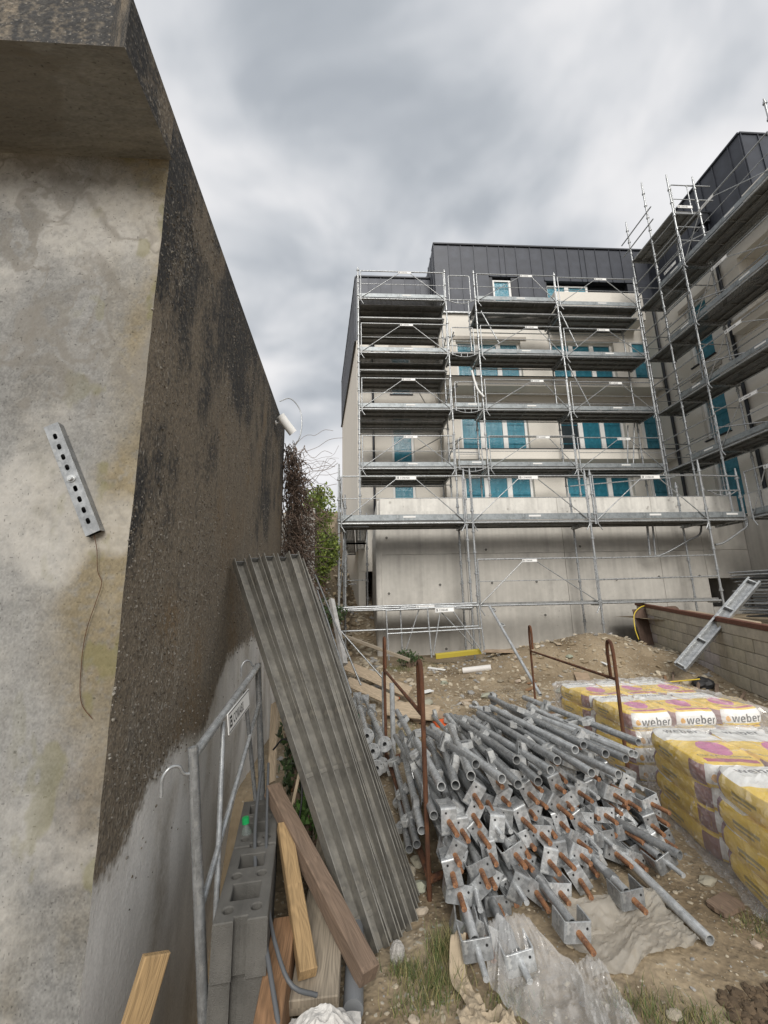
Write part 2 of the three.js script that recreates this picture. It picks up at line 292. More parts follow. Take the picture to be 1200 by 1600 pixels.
// ------------------------------------------------------------------ near concrete wall with its overhanging slab
{
  const w = thing('concrete_wall', 'tall weathered concrete wall with dark lichened side and overhanging slab', 'wall', [-1.0, 0, -1.87]);
  // side runs from the corner to the far end; local x left, z back
  const ex = -0.13, ez = -4.3, yb = -1.2, ys = 3.95, yt = 4.26;
  const quad = (pts, uvs) => { const g = new THREE.BufferGeometry(); g.setAttribute('position', new THREE.Float32BufferAttribute(pts.flat(), 3)); g.setAttribute('uv', new THREE.Float32BufferAttribute(uvs.flat(), 2)); return g; };
  // subdivided, slightly uneven panel between four corners
  function panel(a, b, c, d, n, m, amp, uvf) {
    const g = new THREE.PlaneGeometry(1, 1, n, m), p = g.attributes.position, u = g.attributes.uv, nn = b.clone().sub(a).cross(d.clone().sub(a)).normalize();
    for (let i = 0; i < p.count; i++) {
      const s = p.getX(i) + 0.5, t = p.getY(i) + 0.5; const q = a.clone().lerp(b, s).lerp(d.clone().lerp(c, s), t);
      const e = Math.min(s, 1 - s, t, 1 - t) > 0.001 ? 1 : 0; if (Math.abs(q.x) < 0.001 && Math.abs(q.z) < 0.001 && t > 0.001 && q.y < ys - 0.01) { q.x += 0.008 * (fbm(q.y * 9, 3, 4) - 0.6); q.z += 0.007 * (fbm(q.y * 11 + 5, 8, 4) - 0.6); } q.addScaledVector(nn, e * amp * (fbm(s * 9 + a.x, t * 9 + a.z, 4) - 0.5));
      p.setXYZ(i, q.x, q.y, q.z); u.setXY(i, ...uvf(s, t, q));
    }
    g.computeVertexNormals(); return g;
  }
  const A = V(0, yb, 0), B = V(ex, yb, ez), At = V(0, yt, 0), Bt = V(ex, yt, ez);
  add('side_face', panel(A, B, Bt, At, 60, 60, 0.02, (s, t, q) => [s, clamp((q.y + 1) / 5.3, 0, 1)]), M.side, w);
  add('front_face', panel(V(-2.4, yb, 0), V(0, yb, 0), V(0, ys, 0), V(-2.4, ys, 0), 40, 60, 0.02, (s, t, q) => [s, clamp((q.y + 1) / 5.3, 0, 1)]), M.face, w);
  add('core', at(box(2.5, 5.2, 4.1), -1.45, 1.6, -2.18), M.conc, w);
  const fo = 0.47;
  add('soffit', panel(V(-2.6, ys, fo), V(-2.6, ys, 0), V(0.015, ys, 0), V(0.015, ys, fo), 30, 10, 0.02, (s, t, q) => [0.5 + q.x * 0.19, 0.62 + q.z * 0.3]), M.soffitF, w);
  add('fascia', panel(V(-2.6, ys, fo), V(0.015, ys, fo), V(0.015, yt, fo), V(-2.6, yt, fo), 40, 6, 0.02, (s, t, q) => [0.03 + (s % 0.5) * 0.6, 0.86 + (q.y - 3.95) * 0.3]), M.side, w);
  add('slab_side', panel(V(0.015, ys, fo), V(0.0, ys, 0), V(0.0, yt, 0), V(0.015, yt, fo), 10, 6, 0.008, (s, t, q) => [0.02 + s * 0.1, 0.9 + t * 0.07]), M.side, w);
  add('slab_top', at(box(2.5, 0.03, 4.7), -1.34, yt + 0.006, -1.9, 0, 0.03, 0), M.conc, w);
  {
    const chip = (() => { const g = mergeVertices(new THREE.IcosahedronGeometry(1, 0).deleteAttribute('uv').deleteAttribute('normal')), p = g.attributes.position; for (let i = 0; i < p.count; i++) { const r = 0.7 + 0.6 * NT[i * 91]; p.setXYZ(i, p.getX(i) * r, p.getY(i) * r * 1.2, p.getZ(i) * r); } const h = g.toNonIndexed(); h.computeVertexNormals(); return h; })();
    const N = 15000, im = new THREE.InstancedMesh(chip, new THREE.MeshStandardMaterial({ color: 0xffffff, roughness: 0.97 }), N), d = new THREE.Object3D(); let c = 0;
    for (let i = 0; i < N; i++) {
      const s = Math.pow(rnd(), 1.5), y = rr(0.3, 4.2), t = (y - yb) / (yt - yb), m = fbm(s * 13 + 1, y * 1.6 + 4, 4); if (rnd() > clamp((m - 0.34) * 3.2)) continue;
      if (y < 0.75 + 0.45 * sstep(1.1, 1.8, s * 4.3) && rnd() < 0.93) continue;
      const off = 0.02 * (fbm(s * 9, t * 9, 4) - 0.5), r = 0.0022 + 0.0052 * Math.pow(rnd(), 2.5); d.position.set(ex * s + off, y, ez * s); d.rotation.set(rr(0, 6), rr(0, 6), rr(0, 6)); d.scale.set(r, r, r); d.updateMatrix(); im.setMatrixAt(c, d.matrix);
      const k = rr(0.55, 1.1); im.setColorAt(c, rnd() < 0.5 ? C3(0.27 * k, 0.25 * k, 0.215 * k) : C3(0.12 * k, 0.10 * k, 0.075 * k)); c++;
    }
    im.count = c; im.name = 'roughcast_grains'; im.userData.kind = 'stuff'; w.add(im);
  }
  add('end_face', at(box(2.5, 4.5, 0.05), -1.40, 2.0, -4.31), M.conc, w);
}
// perforated channel fixed to the front of that wall
{
  const a = V(-1.372, 2.40, -1.83), b = V(-1.132, 1.905, -1.83), L = a.distanceTo(b);
  const o = thing('mounting_channel', 'galvanised slotted channel bolted askew on the pale concrete wall face', 'channel', [-1.252, 2.152, -1.866]);
  o.rotation.z = Math.atan2(b.x - a.x, -(b.y - a.y));
  const w = 0.062, s = new THREE.Shape(); s.moveTo(-w / 2, -L / 2); s.lineTo(w / 2, -L / 2); s.lineTo(w / 2, L / 2); s.lineTo(-w / 2, L / 2); s.closePath();
  for (let i = 0; i < 9; i++) { if (i === 4) continue; const y = L / 2 - 0.062 - i * 0.0535, hx = new THREE.Path(); const r = 0.0085, e = 0.006; hx.absarc(0, y + e, r, 0, Math.PI); hx.absarc(0, y - e, r, Math.PI, 2 * Math.PI); hx.closePath(); s.holes.push(hx); }
  add('web', muv(new THREE.ExtrudeGeometry(s, { depth: 0.0025, bevelEnabled: false, curveSegments: 6 }).translate(0, 0, 0.034)), M.galv, o);
  for (const k of [-1, 1]) add('flange', at(box(0.0025, L, 0.0355), k * (w / 2 - 0.0005), 0, 0.017), M.galvD, o);
  add('slot_shade', at(box(w - 0.006, L - 0.01, 0.002), 0, 0, 0.004), M.black, o);  // black sheet: the shade inside the hollow channel, put in as colour behind the slots
  const bolt = add('bolt', merge([at(cyl(0.017, 0.004, 18), 0, -0.005, 0.0385, Math.PI / 2), at(cyl(0.011, 0.012, 6), 0, -0.005, 0.046, Math.PI / 2)]), M.galvL, o);
  solo('rusty_wire', curveGeo([V(-1.135, 1.9, -1.845), V(-1.12, 1.84, -1.85), V(-1.105, 1.74, -1.852), V(-1.085, 1.70, -1.852), V(-1.10, 1.62, -1.855), V(-1.125, 1.5, -1.855), V(-1.13, 1.38, -1.857), V(-1.11, 1.22, -1.856), V(-1.06, 1.16, -1.855)], 0.0014, 60, 5), M.rustD, 'thin rusty wire dangling below the slotted channel on concrete', 'wire');
}
// camera on the far end of the wall, its cable
{
  const o = thing('security_camera', 'white bullet security camera on bracket at end of dark wall', 'camera', [-1.08, 3.98, -5.35]);
  o.rotation.set(0, 0, 0);
  bar('bracket', V(-0.05, 0, 0), V(0.10, -0.01, 0), 0.013, M.white, o); add('base_plate', at(cyl(0.04, 0.02, 14), -0.03, 0, 0, 0, 0, Math.PI / 2), M.white, o);
  const q = V(0.10, 0.03, 0.10), e = V(0.27, -0.18, 0.0);
  o.scale.setScalar(0.8); bar('housing', q, e, 0.062, M.white, o, 18);
  const dir = e.clone().sub(q).normalize();
  bar('front_ring', q.clone().addScaledVector(dir, -0.06), q.clone().addScaledVector(dir, 0.05), 0.075, M.signEdge, o, 18);
  bar('lens', q.clone().addScaledVector(dir, -0.064), q.clone().addScaledVector(dir, -0.05), 0.05, M.black, o, 18);
  const vis = add('sun_shield', new THREE.CylinderGeometry(0.078, 0.078, 0.3, 16, 1, true, 0, Math.PI), M.white, o); aim(vis, q, e); 
  solo('camera_cable', curveGeo([V(-1.05, 4.27, -5.3), V(-0.92, 4.34, -5.35), V(-0.80, 4.22, -5.4), V(-0.76, 4.0, -5.4), V(-0.80, 3.75, -5.4), V(-0.95, 3.6, -5.5)], 0.008, 30, 5), M.galvL, 'thin white cable looping from the security camera', 'cable');
}

// ------------------------------------------------------------------ retaining wall of the terrace
const RZ = -10.9;
{
  const w = thing('retaining_wall', 'grey cast concrete retaining wall with tie holes and pale parapet', 'retaining wall', [0.5, 0, RZ]);
  // face panels between construction joints, with the basement opening at the right
  const joints = [0.06, 2.35, 5.05, 7.72, 9.0];
  function face(x0, x1, y0, y1, m = M.conc) { const g = at(cbox(x1 - x0 - 0.008, y1 - y0 - 0.006, 0.3, 0.004), (x0 + x1) / 2, (y0 + y1) / 2, -0.15); const u = g.attributes.uv, dx = (x0 * 0.71) % 3, dy = (y0 * 0.3) % 2; for (let i = 0; i < u.count; i++) u.setXY(i, u.getX(i) + dx, u.getY(i) + dy); add('cast_panel', g, m, w); }
  for (let i = 0; i < 4; i++) { face(joints[i], joints[i + 1], 1.35 - (i < 3 ? 1.6 : 1.6), 2.75); face(joints[i], joints[i + 1], 2.75, 3.62); }
  face(9.0, 10.3, 1.98, 2.75); face(9.0, 10.3, 2.75, 3.62); face(9.0, 10.3, -0.25, 1.22);
  for (const [sx, sy, sz, x, y, z] of [[1.9, 0.1, 2.6, 9.65, 1.15, -1.62], [1.9, 0.1, 2.6, 9.65, 2.06, -1.62], [0.1, 1.0, 2.6, 8.94, 1.6, -1.62], [0.1, 1.0, 2.6, 10.36, 1.6, -1.62], [1.9, 1.0, 0.1, 9.65, 1.6, -2.9]]) add('opening_lining', at(box(sx, sy, sz), x, y, z), M.conc, w);
  add('joint_backing', at(box(8.9, 3.9, 0.2), 4.45, 1.6, -0.42), M.conc, w);
  add('side_wall', at(cbox(0.3, 4.2, 8.5, 0.01), 0.15, 1.6, -4.56), M.conc, w);
  add('corner_post', at(cbox(0.16, 3.95, 0.16, 0.03), 0.04, 1.65, -0.06), M.conc, w);
  add('wing_wall', at(cbox(0.3, 4.1, 7.5, 0.01), 10.46, 1.6, 3.6), M.conc, w);
  for (const [x0, x1] of [[0.08, 2.35], [2.35, 5.0], [5.0, 7.7], [7.7, 10.3]]) add('parapet', at(cbox(x1 - x0 - 0.006, 0.72, 0.24, 0.012), (x0 + x1) / 2, 3.92, -0.13), M.concL, w);
  add('parapet', at(cbox(0.24, 0.72, 7.2, 0.012), 10.46, 3.92, 3.75), M.concL, w);
  add('parapet', at(cbox(0.24, 0.72, 6, 0.012), 0.14, 3.92, -3.3), M.concL, w);
  add('terrace_slab', at(box(11, 0.3, 4), 5.6, 3.3, -2.3), M.conc, w);
  const hole = cyl(0.035, 0.02, 12), ring = cyl(0.055, 0.012, 14);
  for (const [x, y] of [[0.28, 1.75], [1.62, 1.95], [3.0, 1.97], [4.2, 1.98], [6.4, 2.0], [7.6, 2.05], [8.75, 2.05], [1.7, 0.35], [0.25, 3.2], [6.9, 0.95], [4.35, 1.12], [5.5, 2.9], [2.9, 2.85]]) {
    const h = add('tie_hole', at(ring, x, y, 0.002, Math.PI / 2), M.conc, w); add('plug', at(hole, x, y, 0.004, Math.PI / 2), M.concD, h);
  }
  // small spalls on the parapet
  for (let i = 0; i < 26; i++) add('spall', at(cyl(rr(0.012, 0.04), 0.01, 7), rr(0.3, 10.0), rr(3.62, 4.2), -0.008, Math.PI / 2), M.conc, w);
}

// ------------------------------------------------------------------ the building
// zinc cladding as separate standing-seam trays on a plane; holes = [x0,x1,y0,y1]
function trays(parent, x0, x1, y0, y1, pitch, holes = [], off = 0) {
  let i = 0;
  for (let x = x0; x < x1 - 0.02;) {
    let w = pitch * (1 + 0.12 * Math.sin(i * 2.7 + off)); if (i % 7 === 5) w = pitch * 0.42; const xe = Math.min(x1, x + w); w = xe - x;
    let spans = [[y0, y1]];
    for (const [a, b, c, d] of holes) if (xe > a + 0.02 && x < b - 0.02) spans = spans.flatMap(([s, e]) => [[s, Math.min(e, c)], [Math.max(s, d), e]].filter(([p, q]) => q - p > 0.03));
    for (const [s, e] of spans) add('zinc_tray', merge([at(box(w - 0.012, e - s, 0.03), x + w / 2, (s + e) / 2, 0), at(box(0.022, e - s, 0.07), x + 0.004, (s + e) / 2, 0.01)]), i % 3 ? M.zinc : M.zinc2, parent);
    x = xe; i++;
  }
}
// wall in the XY plane with rectangular openings, thickness t behind z = 0
function wallWith(x0, x1, y0, y1, holes, t) {
  const s = new THREE.Shape([[x0, y0], [x1, y0], [x1, y1], [x0, y1]].map(p => new THREE.Vector2(...p)));
  for (const [a, b, c, d] of holes) s.holes.push(new THREE.Path([[a, c], [a, d], [b, d], [b, c]].map(p => new THREE.Vector2(...p))));
  return muv(new THREE.ExtrudeGeometry(s, { depth: t, bevelEnabled: false }).translate(0, 0, -t));
}
function windowAt(parent, x0, x1, y0, y1, n, z = -0.16, kind = 'film') {
  const w = x1 - x0, h = y1 - y0, f = 0.06, cw = w / n;
  const bars = [at(box(w, f, 0.07), (x0 + x1) / 2, y1 - f / 2, z), at(box(w, f, 0.07), (x0 + x1) / 2, y0 + f / 2, z)];
  for (let i = 0; i <= n; i++) { const k = i === 0 || i === n ? 0.09 : 0.17; bars.push(at(box(k, h - 2 * f, 0.066), x0 + i * cw + (i === 0 ? k / 2 : i === n ? -k / 2 : 0), (y0 + y1) / 2, z)); }
  const g = add('window', merge(bars), M.white, parent);
  for (let i = 0; i < n; i++) {
    const p = new THREE.PlaneGeometry(cw - 0.1, h - 0.06, 6, 10), q = p.attributes.position; for (let k = 0; k < q.count; k++) q.setZ(k, 0.012 * (fbm(q.getX(k) * 4 + x0 + i * 3, q.getY(k) * 3 + y0, 3) - 0.5)); p.computeVertexNormals();
    const m = kind === 'mixed' && i === 0 ? M.glass : (i + Math.round(y0)) % 3 === 0 ? M.filmB : kind === 'bright' ? M.filmB : M.film;
    add('pane', at(muv(p), x0 + (i + 0.5) * cw, (y0 + y1) / 2, z - 0.015), m, g);
    if (kind !== 'glass') for (const t of [0.33, 0.68]) if ((i + Math.round(y0 * 3)) % 2) add('tape', at(box(cw - 0.2, 0.025, 0.004), x0 + (i + 0.5) * cw, y0 + h * t, z + 0.002), M.film, g);
  }
  add('sill', at(box(w + 0.06, 0.035, 0.2), (x0 + x1) / 2, y0 - 0.02, z + 0.10), M.zincD, g);
  return g;
}
const MZ = -14.0, LZ = -15.0, SH = 2.72;
{
  const b = thing('apartment_building', 'new cream apartment block with dark zinc top storey behind the scaffold', 'building', [3.12, 3.4, MZ]);
  const y = v => v - 3.4, X = v => v - 3.12;
  // main front
  const lint = [11.24, 8.54, 5.86], rows = [];
  for (const L of lint) rows.push([X(3.78), X(6.30), y(L - 2.12), y(L)], [X(7.52), X(10.02), y(L - 2.12), y(L)]);
  add('wall', wallWith(0, X(12.2), y(2.9), y(12.42), rows, 0.3), M.cream, b);
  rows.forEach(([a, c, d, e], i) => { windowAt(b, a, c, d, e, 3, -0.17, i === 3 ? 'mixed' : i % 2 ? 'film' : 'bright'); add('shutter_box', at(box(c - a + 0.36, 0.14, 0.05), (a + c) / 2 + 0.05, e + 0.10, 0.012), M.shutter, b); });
  for (const L of lint) { windowAt(b, X(10.62), X(11.3), y(L - 2.1), y(L), 1, 0.03); }
  // balconies
  for (const yy of [8.96, 6.22]) {
    const bl = add('balcony', at(cbox(X(11.2) - 0.02, 0.36, 0.72, 0.01), X(11.2) / 2, y(yy + 0.18), 0.36), M.cream, b);
    add('drip_edge', at(box(X(11.2), 0.03, 0.03), X(11.2) / 2, y(yy + 0.375), 0.715), M.zincD, bl);
  }
  const tb = add('balcony', at(cbox(X(10.95) - X(7.5), 0.16, 0.72, 0.01), (X(10.95) + X(7.5)) / 2, y(11.82), 0.36), M.cream, b);
  add('parapet', at(cbox(X(10.95) - X(7.5), 1.0, 0.12, 0.01), (X(10.95) + X(7.5)) / 2, y(12.4), 0.66), M.cream, tb);
  add('parapet', at(cbox(0.12, 1.0, 0.6, 0.01), X(7.56), y(12.4), 0.3), M.cream, tb);
  // attic storey
  const holes = [[X(5.42), X(6.18), y(12.95), y(14.12)], [X(7.62), X(11.0), y(12.8), y(13.98)]];
  trays(b, 0.0, X(12.0), y(12.42), y(15.52), 0.53, holes, 1);
  add('attic_core', wallWith(0.02, X(12.0), y(12.43), y(15.5), holes, 0.22).translate(0, 0, -0.02), M.zincD, b);
  windowAt(b, X(5.42), X(6.18), y(12.95), y(14.02), 1, -0.12, 'bright');
  windowAt(b, X(7.62), X(9.4), y(12.6), y(13.9), 2, -0.2, 'bright');
  add('loggia_back', at(box(X(11.1) - X(7.5), 1.4, 0.05), (X(11.1) + X(7.5)) / 2, y(13.3), -0.3), M.zincD, b);
  add('flashing', at(box(X(12.05) + 0.06, 0.06, 0.4), X(12.05) / 2, y(15.55), -0.13), M.zincD, b);
  add('sill_flashing', at(box(X(7.5), 0.05, 0.09), X(7.5) / 2, y(12.40), 0.05), M.galvD, b);
  add('body', at(box(X(12.0) - 0.06, 12.4, 8), X(12.0) / 2, y(9.26), -4.4), M.zincD, b);
  const sd = new THREE.Group(); sd.name = 'attic_side'; sd.position.set(0, 0, 0); sd.rotation.y = -Math.PI / 2; b.add(sd);
  trays(sd, -8, -0.02, y(12.42), y(15.52), 0.5);
  const sw = add('return_wall', at(box(0.06, 9.6, 7.9), 0.0, y(7.6), -4.26), M.cream, b);
}
{
  const b = thing('side_block', 'lower cream end block with dark zinc parapet left of the main front', 'building', [0.0, 2.6, LZ]);
  const y = v => v - 2.6;
  const wins = [[1.32, 2.18, y(9.5), y(11.5)], [1.32, 2.18, y(6.66), y(8.66)], [1.32, 2.18, y(3.8), y(5.82)]];
  add('wall', wallWith(0, 3.12, 0, y(11.85), wins, 0.3), M.cream, b);
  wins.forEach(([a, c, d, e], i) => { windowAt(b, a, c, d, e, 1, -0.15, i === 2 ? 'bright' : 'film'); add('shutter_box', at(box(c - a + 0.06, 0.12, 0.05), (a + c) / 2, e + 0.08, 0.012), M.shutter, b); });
  trays(b, 0.0, 3.12, y(11.85), y(14.78), 0.5);
  add('parapet_core', at(box(3.1, 2.9, 0.2), 1.55, y(13.3), -0.13), M.zincD, b);
  add('flashing', at(box(3.14, 0.06, 0.34), 1.57, y(14.81), -0.1), M.zincD, b);
  bar('downpipe', V(0.62, y(3.2), 0.07), V(0.62, y(11.8), 0.07), 0.045, M.zincD, b, 10); add('hopper', at(cbox(0.2, 0.22, 0.16, 0.01), 0.62, y(11.7), 0.09), M.zincD, b);
  // long side, turning slightly away
  const s = new THREE.Group(); s.name = 'long_side'; s.rotation.y = -Math.PI / 2 + 0.105; b.add(s);
  add('wall', at(box(8.6, 12.0, 0.25), -4.3, y(5.85), -0.13), M.cream, s);
  trays(s, -8.6, -0.02, y(11.85), y(14.78), 0.5);
  add('flashing', at(box(8.6, 0.06, 0.3), -4.3, y(14.81), -0.1), M.zincD, s);
  add('drip_edge', at(box(8.6, 0.05, 0.1), -4.3, y(11.83), 0.03), M.zincD, s);
  add('body', at(box(2.9, 12.1, 8), 1.6, y(8.7), -4.4), M.zincD, b);
}
{
  // wing: local x towards the camera, local z out to the left
  const b = thing('building_wing', 'cream wing with tall zinc attic running towards the stacked bags', 'building', [11.3, 3.4, -14.0], -Math.PI / 2);
  const y = v => v - 3.4, X = z => z + 14.0;
  const holes = [];
  for (const L of [11.1, 8.5, 5.9]) holes.push([X(-12.05), X(-11.15), y(L - 2.1), y(L)]);
  const log = [X(-9.9), X(-5.2), y(9.35), y(11.3)], log2 = [X(-9.9), X(-5.2), y(6.6), y(8.55)];
  add('wall', wallWith(-0.1, X(-3.5), y(2.9), y(12.5), [...holes, log], 0.3), M.cream, b);
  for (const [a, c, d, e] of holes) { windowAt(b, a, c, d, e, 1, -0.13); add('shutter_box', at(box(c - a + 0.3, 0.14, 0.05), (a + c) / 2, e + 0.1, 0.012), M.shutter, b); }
  add('loggia_back', at(box(5.4, 3, 0.1), X(-7.5), y(10.3), -1.3), M.cream, b);
  add('loggia_ceiling', at(box(5.3, 0.1, 1.3), X(-7.5), y(11.36), -0.66), M.cream, b);
  add('loggia_floor', at(box(5.3, 0.1, 1.3), X(-7.5), y(9.29), -0.66), M.cream, b);
  add('loggia_side', at(box(0.1, 2.2, 1.0), X(-9.96), y(10.3), -0.82), M.cream, b);
  for (const yy of [8.95, 6.2, 11.75]) add('band', at(cbox(X(-3.6) - X(-10.2), 0.38, 0.32, 0.01), (X(-3.6) + X(-10.2)) / 2, y(yy + 0.19), 0.16), M.cream, b);
  for (const z of [-10.45, -13.2]) bar('downpipe', V(X(z), y(3.4), 0.08), V(X(z), y(12.4), 0.08), 0.05, M.zincD, b, 10);
  // attic set back
  const a = new THREE.Group(); a.name = 'attic'; a.position.set(0, 0, -0.7); b.add(a);
  trays(a, X(-14.2), X(-9.62), y(12.3), y(15.62), 0.56, [], 2);
  add('attic_core', at(box(X(-9.66) - X(-14.2), 3.3, 2.4), (X(-9.66) + X(-14.2)) / 2, y(13.95), -1.24), M.zincD, a);
  add('flashing', at(box(X(-9.6) - X(-14.2), 0.06, 0.4), (X(-9.6) + X(-14.2)) / 2, y(15.65), -0.14), M.zincD, a);
  const e = new THREE.Group(); e.name = 'attic_end'; e.rotation.y = Math.PI / 2; e.position.set(X(-9.62), 0, -0.7); b.add(e);
  trays(e, 0.02, 6, y(12.3), y(15.62), 0.56, [], 3); add('flashing', at(box(6, 0.06, 0.3), 3, y(15.65), -0.1), M.zincD, e);
  add('terrace_floor', at(box(X(-3.6), 0.12, 3.0), X(-3.6) / 2, y(12.44), -1.5), M.cream, b);
  add('terrace_parapet', at(cbox(X(-3.6) - X(-9.4), 0.5, 0.14, 0.01), (X(-3.6) + X(-9.4)) / 2, y(12.75), -0.1), M.cream, b);
  add('rainwater_hopper', merge([at(cbox(0.42, 0.34, 0.3, 0.012), X(-11.25), y(14.05), -0.52), at(cbox(0.46, 0.05, 0.34, 0.008), X(-11.25), y(14.23), -0.52)]), M.zincD, b);
  bar('downpipe', V(X(-11.25), y(12.3), -0.54), V(X(-11.25), y(13.9), -0.54), 0.11, M.zincD, b, 14);
  add('body', at(box(X(-3.5), 9.4, 3), X(-3.5) / 2, y(7.7), -2.85), M.zincD, b);
}

// ------------------------------------------------------------------ scaffolding (local x along, z = 0 outer face, depth towards -z)
const PR = 0.026;
function postGeo(L) {
  return cached('post' + L.toFixed(2), () => {
    const gs = [cyl(PR, L, 10)]; for (let y = -L / 2 + 0.25; y < L / 2; y += 0.5) gs.push(at(cyl(PR + 0.022, 0.03, 8), 0, y, 0), at(cyl(PR + 0.009, 0.09, 8), 0, y + 0.02, 0));
    gs.push(at(cyl(0.019, 0.10, 8), 0, L / 2 + 0.05, 0)); return merge(gs);
  });
}
function post(g, x, z, y0, y1, lean = 0) { return put(add('upright', postGeo(y1 - y0), M.galv, g), x, (y0 + y1) / 2, z, 0, 0, lean); }
const perfTex = tex(256, 256, (u, v) => { const a = (u * 8) % 1, b = (v * 8) % 1; return (Math.abs(a - 0.5) < 0.2 && Math.abs(b - 0.5) < 0.34) ? 0 : 1; }, false);
const perf = rep(perfTex, 0.35);
M.plankPerf = mat([0.30, 0.295, 0.28], { map: rep(T.galv, 0.9), roughness: 0.6, metalness: 0.3, alphaMap: perf, alphaTest: 0.5, side: THREE.DoubleSide });
function plankGeo(L, w, kind) {
  return cached(`plank${L.toFixed(2)},${w},${kind}`, () => {
    const gs = [at(box(L, 0.006, w - 0.012), 0, 0, 0)]; for (const s of [-1, 1]) gs.push(at(box(L, 0.055, 0.008), 0, -0.029, s * (w / 2 - 0.010)), at(box(L, 0.006, 0.03), 0, -0.054, s * (w / 2 - 0.028)));
    if (!kind) { const n = Math.round(L / 0.75); for (let i = 1; i < n; i++) gs.push(at(box(0.03, 0.035, w - 0.03), -L / 2 + L * i / n, -0.022, 0)); }
    for (const s of [-1, 1]) gs.push(at(box(0.04, 0.05, w - 0.03), s * (L / 2 - 0.03), -0.027, 0));
    return merge(gs);
  });
}
let deckNo = 0;
function deck(g, x0, x1, z0, z1, y, o = {}) {       // z0 outer, z1 inner (more negative)
  const L = x1 - x0 - 0.06, n = o.n ?? Math.max(1, Math.round((z0 - z1) / 0.31)), w = (z0 - z1) / n, xm = (x0 + x1) / 2; deckNo++;
  const d = new THREE.Group(); d.name = 'deck'; g.add(d); for (const xx of [x0 + 0.03, x1 - 0.03]) add('transom', at(box(0.05, 0.05, z0 - z1), xx, y - 0.085, (z0 + z1) / 2), M.galvD, d);
  for (let i = 0; i < n; i++) {
    const pf = o.perf && (i + deckNo) % 3 === 1;
    put(add('plank', plankGeo(L, +w.toFixed(3), pf ? 1 : 0), pf ? M.plankPerf : (i * 7 + deckNo) % 4 ? M.plankD : M.plankU, d), xm, y + 0.004 * ((i * 5 + deckNo) % 3), z0 - w * (i + 0.5));
  }
  if (o.toe !== false) {
    const t = put(add('toe_board', cbox(L, 0.15, 0.022, 0.006), M.toe, d), xm, y + 0.085, z0 + 0.012); 
    add('label_plate', at(box(0.3, 0.045, 0.004), xm + 0.15, y + 0.10, z0 + 0.027), M.signEdge, d);
  }
  if (o.edge !== false) bar('edge_tube', V(x0, y - 0.055, z0 + 0.02), V(x1, y - 0.055, z0 + 0.02), 0.024, M.galv, d);
  return d;
}
// guard frame: top and mid rail, end legs with hooked feet, two braces rising to the name plate
function guard(g, x0, x1, z, y, o = {}) {
  const h = o.h ?? 1.02, r = 0.017, a = x0 + (o.in ?? 0.09), b = x1 - 0.05, sx = mix(a, b, o.sx ?? 0.5), sw = o.sw ?? 0.44;
  const parts = [cylAt(V(a, y + h, z), V(b, y + h, z), r * 1.15, 8), cylAt(V(a, y + h * 0.5, z), V(b, y + h * 0.5, z), r * 0.62, 6), cylAt(V(a, y - 0.12, z), V(a, y + h, z), r, 8), cylAt(V(b, y - 0.12, z), V(b, y + h, z), r, 8)];
  for (const [e, s] of [[a, -1], [b, 1]]) parts.push(cylAt(V(e, y - 0.12, z), V(e - s * 0.09, y - 0.27, z + 0.01), r * 0.8, 6), cylAt(V(e, y - 0.02, z), V(sx + s * sw * 0.45, y + h - 0.06, z), r * 0.72, 6));
  const f = add('guard_frame', merge(parts), M.galv, g);
  if (o.sign !== false) put(add('name_plate', signGeo(sw, sw * 0.2), M.sign, f), sx, y + h - 0.045, z + 0.022);
  return f;
}
const rail = (g, a, b, r = 0.022) => bar('rail', a, b, r, M.galv, g);
// ladder-like end frame of a narrow bay, with a curved truss under its transom
function endTruss(g, x0, x1, z, y) {
  const xm = (x0 + x1) / 2; const gs = [cylAt(V(x0, y, z), V(x1, y, z), 0.02, 7), new THREE.TubeGeometry(new THREE.CatmullRomCurve3([V(x0 + 0.08, y - 0.02, z), V(mix(x0, x1, 0.3), y - 0.11, z), V(xm, y - 0.13, z), V(mix(x0, x1, 0.7), y - 0.11, z), V(x1 - 0.08, y - 0.02, z)]), 12, 0.014, 6)];
  for (const t of [0.4, 0.6]) gs.push(cylAt(V(mix(x0, x1, t), y, z), V(mix(x0, x1, t), y - 0.12, z), 0.012, 5)); return add('truss', merge(gs), M.galv, g);
}
function hoopFrame(g, x0, x1, z, y0, y1) {           // inverted U guard of a narrow bay
  const r = 0.07, gs = [cylAt(V(x0, y0, z), V(x0, y1 - r, z), 0.017, 7), cylAt(V(x1, y0, z), V(x1, y1 - r, z), 0.017, 7), cylAt(V(x0 + r, y1, z), V(x1 - r, y1, z), 0.017, 7), cylAt(V(x0, mix(y0, y1, 0.5), z), V(x1, mix(y0, y1, 0.5), z), 0.012, 6)];
  gs.push(new THREE.TubeGeometry(new THREE.QuadraticBezierCurve3(V(x0, y1 - r, z), V(x0, y1, z), V(x0 + r, y1, z)), 5, 0.017, 7), new THREE.TubeGeometry(new THREE.QuadraticBezierCurve3(V(x1, y1 - r, z), V(x1, y1, z), V(x1 - r, y1, z)), 5, 0.017, 7));
  return add('hoop_guard', merge(gs), M.galv, g);
}
